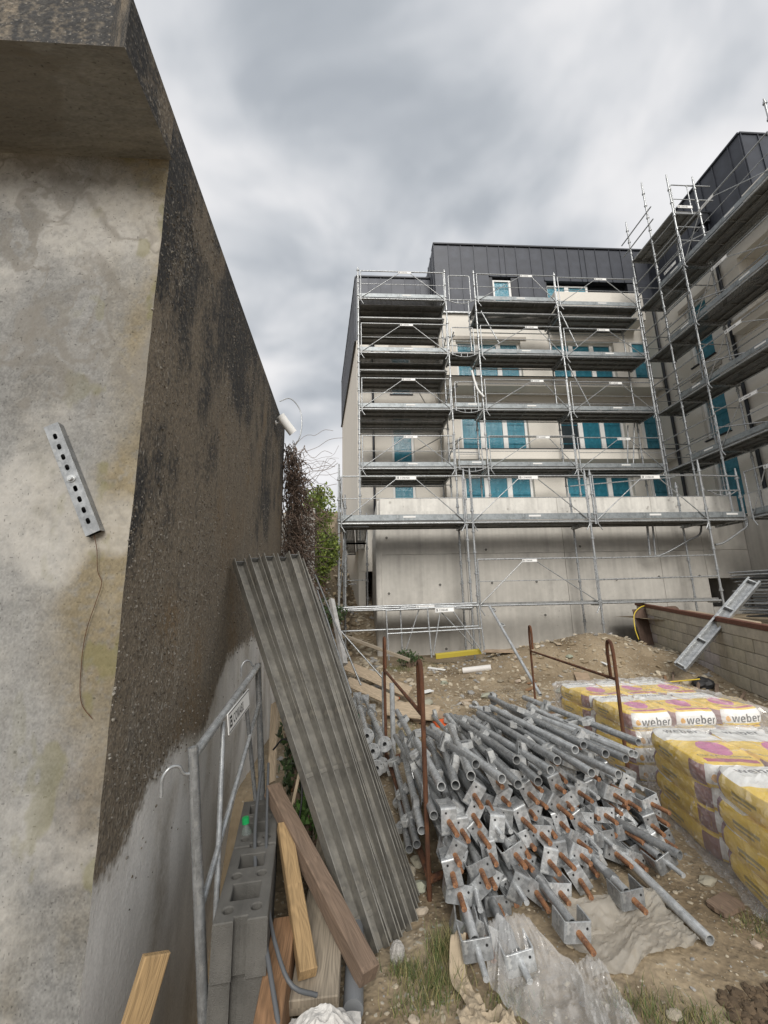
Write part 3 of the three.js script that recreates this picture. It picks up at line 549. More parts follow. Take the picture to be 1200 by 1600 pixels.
{
  // facade scaffold on the terrace
  const g = thing('facade_scaffold', 'galvanised scaffold of four storeys across the cream building front', 'scaffold', [0.07, 3.45, -12.3]);
  const Y = v => v - 3.45, xs = [0, 3.0, 4.03, 6.93, 9.85], lv = [5.62, 7.6, 9.6, 11.63].map(Y);
  xs.forEach((x, i) => post(g, x, 0, 0, Y(i === 4 ? 12.6 : 12.72)));
  for (const x of [0, 3.0]) { post(g, x, -0.78, 0, Y(12.0)); post(g, x, -1.95, 0, Y(12.2)); }
  for (const x of [4.03, 6.93, 9.75]) post(g, x, -0.82, 0, Y(x === 6.93 ? 12.3 : 12.2));
  lv.forEach((y, k) => {
    deck(g, 0, 3.0, 0, -1.95, y, { perf: k > 0 }); guard(g, 0, 3.0, 0.035, y, { sx: 0.53 });
    deck(g, 4.03, 6.93, 0, k === 3 ? -1.0 : -0.82, y, { perf: k === 3 }); guard(g, 4.03, 6.93, 0.035, y, { sx: 0.64 });
    deck(g, 6.93, 9.85, 0, k === 3 ? -1.0 : -0.82, y - (k === 3 ? 0.12 : 0.05), { perf: k === 3 }); guard(g, 6.93, 9.85, 0.035, y - 0.05, { sx: k === 2 ? 0.5 : 0.56 });
    if (k < 3) deck(g, 3.05, 4.0, -0.02, -0.82, y + 0.05, { toe: k === 1 || k === 0, edge: false }); 
    endTruss(g, 3.0, 4.03, 0.01, y - 0.02); hoopFrame(g, 3.12, 3.86, 0.03, y - 0.1, y + 0.93);
    for (const x of xs) rail(g, V(x, y - 0.07, 0), V(x, y - 0.07, x <= 3 ? -1.95 : -0.82), 0.022);
    rail(g, V(0, y - 0.09, -1.95), V(3, y - 0.09, -1.95)); rail(g, V(4.03, y - 0.09, -0.82), V(9.8, y - 0.09, -0.82));
    rail(g, V(0, y - 0.02 - 0.35, -0.78), V(3, y - 0.37, -0.78), 0.015);
  });
  // extra lower platform under the top lift, and diagonal bracing
  deck(g, 4.03, 6.93, -0.15, -1.0, Y(11.28), { toe: false, perf: true }); deck(g, 0, 3.0, -0.4, -1.95, Y(11.2), { toe: false, perf: true }); deck(g, 0, 3.0, -0.4, -1.95, Y(9.2), { toe: false, perf: true });
  deck(g, 6.93, 9.85, -0.15, -1.0, Y(11.2), { toe: false });
  rail(g, V(4.2, Y(11.2), 0.0), V(4.75, Y(9.95), 0), 0.02); rail(g, V(7.0, Y(11.25), 0), V(7.45, Y(9.9), 0), 0.02); rail(g, V(7.1, Y(9.3), -0.1), V(7.7, Y(7.7), -0.1), 0.02);
  rail(g, V(9.2, Y(5.7), -0.6), V(9.5, Y(7.4), -0.6), 0.022); rail(g, V(9.0, Y(5.7), -0.6), V(9.25, Y(7.3), -0.6), 0.022);
  for (const yy of [10.95, 8.95, 6.95, 10.2, 8.2]) rail(g, V(4.03, Y(yy), -0.82), V(9.8, Y(yy), -0.82), 0.017);
  for (const yy of [6.4, 8.4, 10.4]) { rail(g, V(3.0, Y(yy), -0.78), V(4.03, Y(yy), -0.82), 0.018); rail(g, V(3.0, Y(yy), 0), V(3.0, Y(yy - 0.4), -1.95), 0.018); }
  rail(g, V(0.02, Y(5.7), -1.95), V(3.0, Y(7.4), -1.95), 0.017); rail(g, V(3.0, Y(7.7), -1.95), V(2.2, Y(9.3), -1.95), 0.017);
  for (const yy of [6.9, 8.9, 10.9]) add('wall_tie', merge([cylAt(V(3.4, Y(yy), -0.7), V(3.4, Y(yy), -1.7), 0.02, 6), at(cyl(0.05, 0.05, 8), 3.4, Y(yy), -1.0), cylAt(V(3.1, Y(yy - 0.12), -1.0), V(3.5, Y(yy + 0.05), -1.0), 0.02, 6)]), M.galvD, g);
}
{
  // scaffold standing in front of the retaining wall
  const g = thing('lower_scaffold', 'low galvanised scaffold with long platform in front of the retaining wall', 'scaffold', [-0.45, 0.2, -9.7]);
  const Y = v => v - 0.2, xs = [0, 3.05, 6.13, 9.17], top = Y(3.42);
  xs.forEach((x, i) => { post(g, x, 0, i === 3 ? Y(0.9) : 0, Y(i === 3 ? 4.85 : i ? 4.62 : 4.75)); post(g, x + (i ? 0.02 : 0.12), -0.86, 0, Y(i === 3 ? 4.5 : 4.2)); });
  post(g, 3.2, 0.02, Y(1.4), Y(4.62)); post(g, 6.25, 0.02, Y(3.3), Y(4.6)); post(g, 10.15, 0.0, Y(3.2), Y(4.62)); post(g, 9.2, -1.7, Y(1.0), Y(4.4));
  for (let i = 0; i < 3; i++) {
    deck(g, xs[i], xs[i + 1], 0, -0.86, top, { perf: i === 1 }); guard(g, xs[i], xs[i + 1], 0.05, top, { h: 1.1, sw: 0.5, in: i ? 0.16 : 0.06, sx: i === 1 ? 0.5 : 0.53 });
    for (const x of [xs[i], xs[i + 1]]) rail(g, V(x, top - 0.1, 0), V(x, top - 0.1, -0.86));
  }
  deck(g, 9.17, 10.15, 0, -0.86, top, {}); endTruss(g, 9.25, 10.1, 0.04, Y(4.12)); rail(g, V(9.17, Y(4.52), 0.03), V(10.15, Y(4.5), 0.03)); rail(g, V(6.2, Y(4.5), -0.86), V(9.2, Y(4.75), -0.86), 0.016);
  add('cantilever_bracket', new THREE.TubeGeometry(new THREE.CatmullRomCurve3([V(9.22, Y(2.75), 0.02), V(9.4, Y(2.78), 0.02), V(9.95, Y(3.08), 0.02), V(10.15, Y(3.22), 0.02), V(10.18, Y(3.4), 0.02)]), 20, 0.024, 8), M.galv, g);
  add('cantilever_bracket', new THREE.TubeGeometry(new THREE.CatmullRomCurve3([V(8.1, Y(2.55), -0.8), V(8.4, Y(2.6), -0.75), V(9.1, Y(2.95), -0.65), V(9.4, Y(3.1), -0.6), V(9.5, Y(3.35), -0.6)]), 20, 0.024, 8), M.galvD, g);
  // lower walkway and its rails
  deck(g, xs[0], xs[1], 0.0, -0.8, Y(1.43), { toe: false }); bar('ledger', V(0, Y(1.40), 0.03), V(3.05, Y(1.44), 0.03), 0.026, M.galv, g);
  deck(g, xs[1], xs[2], -0.02, -0.34, Y(1.47), { toe: false }); deck(g, xs[2], xs[3] - 0.05, -0.02, -0.34, Y(1.47), { toe: false });
  guard(g, xs[1], xs[2], 0.03, Y(1.46), { h: 1.02, in: 0.2, sw: 0.36, sx: 0.44 });
  for (const yy of [2.47, 1.96]) rail(g, V(6.13, Y(yy), 0), V(9.17, Y(yy + 0.03), 0), 0.018);
  rail(g, V(8.1, Y(2.6), -0.8), V(8.15, Y(3.4), -0.8), 0.03); rail(g, V(8.25, Y(2.6), -0.8), V(8.3, Y(3.4), -0.8), 0.024);
  // return along the left side of the retaining wall
  for (const z of [-3.2, -6.3]) { post(g, 0.0, z, Y(0.9 - z * 0.16), Y(4.6)); post(g, 0.72, z, Y(0.9 - z * 0.16), Y(4.2)); }
  for (const [z0, z1] of [[-0.1, -3.2], [-3.2, -6.3]]) {
    const dd = new THREE.Group(); dd.name = 'side_deck'; g.add(dd); for (const zz of [z0, z1]) add('transom', at(box(0.7, 0.05, 0.05), 0.36, Y(3.33), zz), M.galvD, dd);
    for (const x of [0.2, 0.53]) { const p = add('plank', plankGeo(z0 - z1, 0.31, 1), M.plankPerf, dd); put(p, x, Y(3.42), (z0 + z1) / 2, 0, Math.PI / 2); }
    for (const yy of [4.5, 4.0, 2.4]) rail(g, V(0, Y(yy), z0), V(0, Y(yy), z1), 0.018);
    rail(g, V(0, Y(4.4), z0), V(0, Y(3.5), z1), 0.013); rail(g, V(0, Y(1.5), z0), V(0, Y(3.2), z1), 0.016);
    rail(g, V(0.72, Y(2.2), z1), V(0, Y(2.2), z1), 0.018);
  }
}
{
  // wing scaffold
  const g = thing('wing_scaffold', 'galvanised scaffold climbing the cream wing on the right', 'scaffold', [10.0, 3.45, -12.3], -Math.PI / 2);
  const Y = v => v - 3.45, xs = [0, 1.0, 2.0, 5.0, 8.0], lv = [5.5, 7.48, 9.46, 11.44].map(Y);
  xs.forEach((x, i) => { post(g, x, 0, i > 2 ? Y(3.5) : 0, Y([15.0, 15.6, 14.7, 13.3, 13.2][i])); post(g, x + 0.05, -0.82, 0, Y([13.6, 13.9, 14.6, 12.4, 12.2][i])); });
  lv.forEach((y, k) => {
    for (let i = 0; i < 2; i++) { deck(g, xs[i], xs[i + 1], 0, -0.95, y, { toe: i === 1, perf: k > 1 }); }
    for (let i = 2; i < 4; i++) { deck(g, xs[i], xs[i + 1], 0, -0.95, y, { perf: true }); guard(g, xs[i], xs[i + 1], 0.05, y, { sx: i === 2 ? 0.36 : 0.5, sw: 0.5 }); }
    for (const yy of [0.45, 0.95]) rail(g, V(-0.1, y + yy, 0.035), V(2.08, y + yy, 0.035), 0.021);
    for (const x of xs) rail(g, V(x, y - 0.08, 0), V(x, y - 0.08, -0.82), 0.024);
    rail(g, V(0, y - 0.1, -0.82), V(8, y - 0.1, -0.82), 0.02); rail(g, V(0, y + 0.9, -0.82), V(8, y + 0.9, -0.82), 0.018);
    hoopFrame(g, 0, 0.9, -0.05, y, y + 0.9).rotation.y = Math.PI / 2;
  });
  // top lift over the first two bays
  deck(g, 0, 2.0, 0, -0.95, Y(13.42), { toe: false });
  for (const yy of [13.9, 14.4]) rail(g, V(-0.35, Y(yy), 0.035), V(1.25, Y(yy), 0.035), 0.021);
  const cross = hoopFrame(g, 0.06, 0.62, 0, Y(13.3), Y(14.4)); cross.rotation.y = Math.PI / 2; cross.position.set(2.0, 0, 0);
  for (const yy of [13.85, 14.4]) rail(g, V(2.0, Y(yy), -0.6), V(2.0, Y(yy), -1.4), 0.022);
  for (const yy of [10.5, 11.0, 12.0, 12.6, 13.1]) { rail(g, V(1.0, Y(yy), 0), V(2.0, Y(yy), 0), 0.017); }
  for (const yy of [12.3, 12.8, 13.3, 10.7, 8.7, 6.7]) rail(g, V(2.0, Y(yy), 0), V(2.0, Y(yy), -0.82), 0.017);
  put(add('name_plate', signGeo(0.5, 0.1), M.sign, g), 2.02, Y(13.55), -0.4, 0, Math.PI / 2);
  put(add('name_plate', signGeo(0.5, 0.1), M.sign, g), 1.55, Y(11.7), 0.06);
  for (let k = 0; k < 14; k++) rail(g, V(-0.05, Y(5.6 + k * 0.42), -0.75), V(0.35, Y(5.6 + k * 0.42), -0.75), 0.014);
  for (const y of [6.1, 8.1, 10.1, 12.1]) { rail(g, V(2.0, Y(y), 0), V(3.9, Y(y - 0.5), -0.82), 0.018); add('wall_tie', cylAt(V(3.4, Y(y), -0.75), V(3.6, Y(y + 0.05), -1.35), 0.022, 6), M.galvD, g); }
}
{
  // scaffold platform along the wing foot
  const g = thing('side_scaffold', 'galvanised scaffold platform turning along the right hand basement wall', 'scaffold', [9.72, 0.4, -9.6], -Math.PI / 2);
  const Y = v => v - 0.4; for (const [x, y0] of [[1.0, 0], [3.6, 0]]) { post(g, x, 0, y0, Y(4.6)); post(g, x, -0.8, y0, Y(4.4)); } post(g, 0.0, -0.75, 0, Y(4.4));
  deck(g, 0.06, 3.6, 0, -0.8, Y(3.44), {}); guard(g, 0.06, 3.6, 0.05, Y(3.44), { h: 1.1, sx: 0.22 }); for (const yy of [2.4, 1.9]) rail(g, V(0, Y(yy), -0.75), V(3.6, Y(yy), -0.75), 0.018);
}
// loose guard frames leaning at the foot of the retaining wall
function looseFrame(x, y, z, w, h, rx, rz, label) {
  const o = thing('guard_frame', label, 'guard frame', [x, y, z]); o.rotation.set(rx, 0, rz);
  bar('top_rail', V(0, h, 0), V(w, h, 0), 0.022, M.galv, o); bar('mid_rail', V(0, h * 0.52, 0), V(w, h * 0.52, 0), 0.018, M.galv, o);
  for (const t of [0, 0.44, 1]) bar('post', V(w * t, 0, 0), V(w * t, h, 0), 0.017, M.galv, o);
  bar('brace', V(w * 0.46, 0.05, 0), V(w * 0.58, h - 0.05, 0), 0.014, M.galv, o); bar('brace', V(w * 0.97, 0.05, 0), V(w * 0.70, h - 0.05, 0), 0.014, M.galv, o);
  put(add('name_plate', signGeo(0.42, 0.1), M.sign, o), w * 0.62, h - 0.06, 0.028); return o;
}
looseFrame(-0.42, 0.42, -9.28, 3.05, 1.03, -0.05, 0.012, 'galvanised guard frame with name plate leaning by yellow profile at wall foot');
looseFrame(0.62, 0.36, -9.12, 2.05, 1.02, -0.1, 0.03, 'narrower galvanised guard frame propped in front of the long one');

// ------------------------------------------------------------------ guard frame leaning on the near wall
{
  const o = thing('scaffold_gate', 'galvanised tubular frame with hooks and name plate leaning on near wall', 'guard frame', [-0.60, 0, -2.0]);
  const nb = V(0, -0.02, 0), nt = V(-0.115, 1.0, 0.0), fb = V(-0.03, 0.0, -1.15), ft = V(-0.115, 1.18, -1.15);
  const P = (s, t) => nb.clone().lerp(fb, s).lerp(nt.clone().lerp(ft, s), t);
  aim(add('end_post', hollow(0.0215, nb.distanceTo(nt), 14), M.galvD, o), nb, nt); bar('end_post', fb, ft, 0.0215, M.galvD, o, 10);
  bar('top_rail', P(0, 0.965), P(1, 0.985), 0.021, M.galv, o, 12);
  bar('brace', P(0.08, 0.0), P(0.34, 0.94), 0.0125, M.galv, o, 10); bar('brace', P(0.92, 0.05), P(0.70, 0.94), 0.0125, M.galvD, o, 10);
  bar('mid_rail', P(0.0, 0.40), P(1, 0.78), 0.0125, M.galv, o, 10);
  for (const [s, t] of [[0, 0.9], [1, 0.98]]) { const q = P(s, t); add('hook', new THREE.TubeGeometry(new THREE.CatmullRomCurve3([q, q.clone().add(V(-0.03, 0.01, 0.03)), q.clone().add(V(-0.045, 0.045, 0.05)), q.clone().add(V(-0.07, 0.05, 0.075)), q.clone().add(V(-0.09, 0.02, 0.09)), q.clone().add(V(-0.09, -0.05, 0.09))]), 20, 0.007, 6), M.galv, o); }
  const a = P(0.34, 0.955), b = P(0.72, 0.965), c = a.clone().lerp(b, 0.5); c.y -= 0.05; c.x += 0.024;
  const pl = add('name_plate', signGeo(0.43, 0.105), M.sign, o); pl.position.copy(c); pl.rotation.order = 'YXZ'; pl.rotation.set(-0.09, Math.PI / 2, 0.10);
}
// hollow blocks with a bottle in them
{
  const s = new THREE.Shape(), w = 0.1, l = 0.25; s.moveTo(-w, -l); s.lineTo(-0.03, -l); s.lineTo(-0.03, -l + 0.025); s.lineTo(0.03, -l + 0.025); s.lineTo(0.03, -l); s.lineTo(w, -l); s.lineTo(w, l); s.lineTo(-w, l); s.closePath();
  const rect = (x0, x1, y0, y1) => s.holes.push(new THREE.Path([[x0, y0], [x0, y1], [x1, y1], [x1, y0]].map(p => new THREE.Vector2(...p))));
  rect(-0.062, 0.062, -0.135, -0.02); rect(-0.062, 0.062, 0.085, 0.2);
  for (const [x, y] of [[-0.055, -0.185], [0.055, -0.185], [-0.055, 0.033], [0.055, 0.033]]) { const h = new THREE.Path(); h.absarc(x, y, 0.026, 0, Math.PI * 2); s.holes.push(h); }
  const geo = muv(new THREE.ExtrudeGeometry(s, { depth: 0.19, bevelEnabled: true, bevelSize: 0.004, bevelThickness: 0.004, bevelSegments: 1, curveSegments: 8 }).rotateX(-Math.PI / 2).translate(0, 0.004, 0));
  const bm = mat([0.15, 0.147, 0.138], { map: rep(T.conc, 0.7), roughness: 0.97, bumpMap: rep(T.grain, 0.15), bumpScale: 0.006 });
  const spots = [[-0.475, 0.20, -2.17, 0.13, 'grey hollow concrete block holding a bottle behind it, nearest the upright frame post'], [-0.550, 0.20, -2.69, 0.16, 'grey hollow concrete block with bottle standing in its cell'], [-0.48, 0.0, -2.19, 0.12, 'lower grey hollow concrete block under the front block'], [-0.555, 0.0, -2.71, 0.15, 'lower grey hollow concrete block under the bottle block']];
  for (const [x, y, z, t, lb] of spots) { const m = solo('concrete_block', geo, bm, lb.replace(', nearest the upright frame post', ''), 'block', 'hollow blocks behind the leaning frame'); put(m, x - 0.03, y - 0.01, z - 0.03, 0, t); }
  spots[0];
  const o = thing('plastic_bottle', 'clear plastic bottle with green cap standing in a hollow block', 'bottle', [-0.59, 0.20, -2.585]); o.rotation.z = 0.12;
  const pm = new THREE.MeshPhysicalMaterial({ color: C3(0.82, 0.9, 0.86), roughness: 0.12, transmission: 0.9, thickness: 0 });
  add('body', new THREE.LatheGeometry([[0.001, 0], [0.03, 0], [0.034, 0.01], [0.034, 0.11], [0.032, 0.12], [0.034, 0.13], [0.034, 0.16], [0.025, 0.20], [0.013, 0.225], [0.012, 0.245]].map(p => new THREE.Vector2(...p)), 18), pm, o);
  add('cap', merge([at(cyl(0.0185, 0.026, 20), 0, 0.25, 0), at(cyl(0.0165, 0.004, 20), 0, 0.265, 0)]), mat([0.01, 0.33, 0.09], { roughness: 0.4 }), o);
}
// timbers
function timber(name, a, b, w, h, m, label, roll = 0, cat = 'timber') {
  const L = a.distanceTo(b), g = cbox(w, L, h, 0.004); const o = solo(name, g, m, label, cat); aim(o, a, b); if (roll) o.rotateY(roll); return o;
}
timber('timber_beam', V(-0.53, 0.50, -2.83), V(0.03, 0.10, -2.05), 0.085, 0.075, M.woodDark, 'dark brown square timber beam lying across the offcuts', 0.55);
timber('timber_batten', V(-0.42, 0.40, -2.62), V(-0.215, 0.145, -2.02), 0.072, 0.05, M.woodYel, 'short yellow pine batten under the dark beam', 0.25);
timber('plank', V(-0.17, 0.17, -3.15), V(-0.185, 0.085, -1.96), 0.19, 0.055, M.woodGrey, 'wide weathered grey plank lying on the ground beneath the beam', 0.03, 'plank');
timber('timber_block', V(-0.34, 0.13, -2.25), V(-0.32, 0.09, -1.70), 0.10, 0.16, M.woodRed, 'reddish brown timber block between concrete blocks and grey plank', 0.1);
timber('board', V(-0.84, -0.2, -1.62), V(-0.72, 0.40, -1.80), 0.09, 0.03, M.woodYel, 'pale pine board end leaning at the near wall foot', 0.7, 'board');
timber('board', V(-0.74, 0.74, -3.95), V(-0.66, 0.28, -3.5), 0.07, 0.025, M.woodPale, 'pale board leaning behind the tubular frame', 0.9, 'board');
timber('board', V(-0.60, 0.60, -4.1), V(-0.52, 0.12, -3.75), 0.08, 0.04, M.woodRed, 'brown split board among weeds behind the frame', 0.4, 'board');
timber('lath', V(-0.39, 0.58, -3.25), V(-0.45, 0.25, -3.0), 0.022, 0.012, M.woodPale, 'thin pale lath standing among the weeds', 0, 'lath');
bar('drain_pipe', V(-0.02, 0.05, -3.0), V(-0.035, 0.045, -1.98), 0.04, mat([0.17, 0.18, 0.19], { roughness: 0.5 }), scene, 16).userData = { label: 'grey plastic drain pipe lying between plank and steel channels', category: 'pipe' };
// flexible cables
[[[-0.62, 0.62, -2.95], [-0.56, 0.42, -2.55], [-0.46, 0.315, -2.2], [-0.36, 0.25, -1.95], [-0.27, 0.15, -1.75], [-0.2, 0.06, -1.6]], [[-0.58, 0.60, -2.95], [-0.51, 0.43, -2.6], [-0.42, 0.325, -2.2], [-0.34, 0.26, -2.0], [-0.26, 0.20, -1.9], [-0.17, 0.15, -1.92]], [[-0.60, 0.60, -3.2], [-0.52, 0.68, -3.15], [-0.42, 0.62, -3.05], [-0.36, 0.45, -2.9], [-0.37, 0.3, -2.85]]].forEach((p, i) =>
  solo('electric_cable', curveGeo(p.map(q => V(...q)), [0.009, 0.008, 0.006, 0.007][i], 50, 8), i === 2 ? M.black : M.cable, ['thick grey cable bending over the hollow blocks', 'grey cable curling down beside the yellow batten', 'black cable looping up above the dark beam', 'grey cable hanging in front of the block end'][i], 'cable'));

// ------------------------------------------------------------------ steel channels leaning on the wall
{
  const w = 0.088, d = 0.058, t = 0.006;
    const list = [
    // foot, head, roll
    [V(0.02, 0.0, -2.32), V(-1.0, 1.92, -3.52), 0], [V(0.080, 0.0, -2.36), V(-0.885, 1.95, -3.53), 0], [V(0.135, 0.0, -2.40), V(-0.775, 1.965, -3.56), 0], [V(0.185, 0.0, -2.44), V(-0.665, 1.96, -3.56), 0],
    [V(0.225, 0.0, -2.49), V(-0.565, 1.98, -3.55), 0.35], [V(0.236, 0.0, -2.55), V(-0.535, 1.93, -3.62), 0.5], [V(0.246, 0.0, -2.61), V(-0.515, 1.86, -3.68), 0.6], [V(0.255, 0.0, -2.67), V(-0.495, 1.80, -3.74), 0.65]];
  const lab = ['leftmost of the leaning channels, its head against the concrete wall', 'leaning grey steel channel second from the concrete wall', 'leaning grey steel channel third from the concrete wall', 'leaning grey steel channel fourth from the concrete wall', 'leaning steel channel seen on edge, fifth from concrete wall', 'leaning steel channel seen on edge, sixth from concrete wall', 'leaning steel channel seen on edge, seventh from concrete wall', 'last leaning steel channel, beside the rack of props'];
  list.forEach(([a, b, roll], i) => {
    a.y = ground(a.x, a.z) - 0.005; const L = a.distanceTo(b), o = thing('steel_channel', i ? lab[i] : 'grey steel channel leaning with its head against the concrete wall', 'steel channel', [a.x, a.y, a.z], 0, 'steel channels leaning on the wall');
    const zz = b.clone().sub(a).normalize(); // axis
    const face = V(0.35, 0.55, 0.9); let yy = face.addScaledVector(zz, -face.dot(zz)).normalize(); const xx = yy.clone().cross(zz); o.setRotationFromMatrix(new THREE.Matrix4().makeBasis(xx, yy, zz)); o.rotateZ(roll ? roll * 0.4 : 0.22);
    add('web', at(box(w, t, L), 0, t / 2, L / 2), M.chan, o); for (const k of [-1, 1]) { add('flange', at(box(t, d, L), k * (w / 2 - t / 2), d / 2 + t, L / 2), M.chan, o); }
    for (const f of [0.03, 0.06, 0.30]) if (f !== 0.06 || i % 2) add('stiffener', at(cbox(w - 0.01, 0.006, 0.026, 0.002), 0, 0.0065, L * f + 0.06), M.chan, o);
    add('end_plate', at(box(w - 0.008, d - 0.012, 0.003), 0, d / 2, L - 0.03), M.galvD, o);
  });
}

// ------------------------------------------------------------------ rusty rack
const LN = V(0.375, 0, -2.66), LF = V(0.255, 0, -4.46), RN = V(2.1, 0, -3.5), RF = V(2.25, 0, -5.6);
{
  const o = thing('storage_rack', 'rusty steel rack with four hooped corner posts holding the props', 'rack', [LN.x, 0, LN.z]);
  const rel = p => p.clone().sub(V(LN.x, 0, LN.z));
  const hoops = [[LN, LF, 0.045], [LF, LN, 0.04], [RN, RF, 0.075], [RF, RN, 0.07]];
  for (const [p, q, s] of hoops) {
    const a = rel(p), dir = q.clone().sub(p).normalize(), H = 1.20, low = 0.93; a.y = ground(p.x, p.z) - 0.03; const k = dir.multiplyScalar(0.085);
    const pts = [a.clone().setY(a.y), a.clone().setY(0.5), a.clone().setY(H - 0.04), a.clone().addScaledVector(k, 0.25).setY(H + 0.015), a.clone().addScaledVector(k, 0.75).setY(H + 0.015), a.clone().add(k).setY(H - 0.04), a.clone().add(k).setY(low)];
    add('hooped_post', new THREE.TubeGeometry(new THREE.CatmullRomCurve3(pts, false, 'centripetal'), 60, 0.0145, 8), M.rustD, o);
  }
  for (const [p, q] of [[LN, LF], [RN, RF]]) { bar('top_rail', rel(p).setY(0.92), rel(q).setY(0.90), 0.0125, M.rustD, o); bar('base_rail', rel(p).setY(0.10), rel(q).setY(0.12), 0.02, M.rustD, o); }
  for (const [p, q] of [[LN, RN], [LF, RF]]) bar('cross_member', rel(p).setY(0.075), rel(q).setY(0.075), 0.02, M.rustD, o);
}

// ------------------------------------------------------------------ pile of fork-head props
const forkMats = [gv(0.62, 0.3), gv(0.50, 0.3), gv(0.72, 0.25), gv(0.42, 0.35)];
const forkRust = mat([0.8, 0.78, 0.74], { map: rep(T.rust, 0.2), roughness: 0.9 });
const forkGeo = (() => {
  const W = 0.067, D = 0.105, t = 0.006, r = 0.012, s = new THREE.Shape();
  s.moveTo(-W, -D); s.lineTo(-W, -r); s.absarc(-W + r, -r, r, Math.PI, Math.PI / 2, true); s.lineTo(W - r, 0); s.absarc(W - r, -r, r, Math.PI / 2, 0, true); s.lineTo(W, -D); s.lineTo(W - t, -D); s.lineTo(W - t, -r); s.absarc(W - r, -r, r - t, 0, Math.PI / 2, false); s.lineTo(-W + r, -t); s.absarc(-W + r, -r, r - t, Math.PI / 2, Math.PI, false); s.lineTo(-W + t, -D); s.closePath();
  const g = new THREE.ExtrudeGeometry(s, { depth: 0.084, bevelEnabled: true, bevelSize: 0.001, bevelThickness: 0.001, bevelSegments: 1, curveSegments: 3 }).translate(0, 0, -0.042).rotateX(Math.PI / 2);
  return muv(g); // plate in XY plane at z = 0 facing +z, cheeks going to -z
})();
const pinGeos = [0.08, 0.105, 0.13].map(L => { const g = cyl(0.0142, L, 9, 0.0135).clone().rotateX(Math.PI / 2).translate(0, 0, L / 2); return g; });
let propCount = 0;
function forkProp(P, yaw, pitch, roll, L, o = {}) {
  const q = thing('fork_prop', `galvanised prop with U-shaped fork head and ${o.clean ? 'clean grey' : 'rusty'} pin ${o.where ?? 'in the middle of the pile'}`, 'prop', [P.x, P.y, P.z], 0, 'fork head props piled in the rack');
  q.rotation.order = 'YXZ'; q.rotation.set(pitch, yaw, 0); propCount++;
  const fm = o.rusty ? forkRust : forkMats[propCount % 4];
  const f = add('fork_head', forkGeo, fm, q); f.rotation.z = roll; 
  const nh = add('nail_hole', at(cyl(0.006, 0.002, 7), 0.042, 0.016, 0.0015, Math.PI / 2), M.black, f);
  add('pin', pinGeos[propCount % 3], o.clean ? M.galvL : M.rust, q);
  aim(add('tube', hollow(0.0235, L, 10), forkMats[(propCount + 1) % 4], q), V(0, 0, -0.05), V(0, 0, -0.05 - L));
  add('collar', at(cyl(0.031, 0.05, 9), 0, 0, -0.16 - 0.2 * (propCount % 3), Math.PI / 2), M.galvD, q);
  return q;
}
{
  const A = V(0.46, 0, -2.22), B = V(1.98, 0, -2.86);
  for (let l = 0; l < 6; l++) {
    const n = [15, 17, 18, 17, 14, 10][l];
    for (let i = 0; i < n; i++) {
      const s = (i + 0.5 + rr(-0.25, 0.25) + (l % 2) * 0.3) / n; if (l >= 4 && s > 0.85) continue; if (l === 5 && s < 0.12) continue;
      const p = A.clone().lerp(B, s), back = 0.05 * l + rr(0, 0.15); p.x -= back * 0.3; p.z -= back;
      p.y = ground(p.x, p.z) + 0.065 + l * 0.092 + rr(-0.015, 0.02);
      const yaw = -(-0.02 + 0.12 * s + rr(-0.13, 0.13)); // near ends swing towards the right
      forkProp(p, -yaw, rr(-0.05, 0.03), (rnd() < 0.55 ? 0 : Math.PI / 2) + rr(-0.55, 0.55) + (rnd() < 0.3 ? 0.78 : 0), rr(1.15, 1.5), { clean: rnd() < 0.22, where: l === 0 ? 'at the bottom of the pile' : l < 4 ? undefined : 'at the top of the pile' });
    }
  }
  // a few slid forward onto the ground
  for (const [x, y, z, yw, r] of [[1.36, 0.10, -2.36, 0.10, 0.05], [0.98, 0.10, -2.18, 0.1, -0.1], [0.50, 0.12, -2.12, -0.02, 0.1], [0.68, 0.08, -2.10, 0.05, 0.15], [1.72, 0.12, -2.60, 0.12, 0.4]]) forkProp(V(x, y + ground(x, z), z), yw, 0.05, r, 1.3, { clean: rnd() < 0.3, where: 'slid forward onto the plastic sheets' });
}
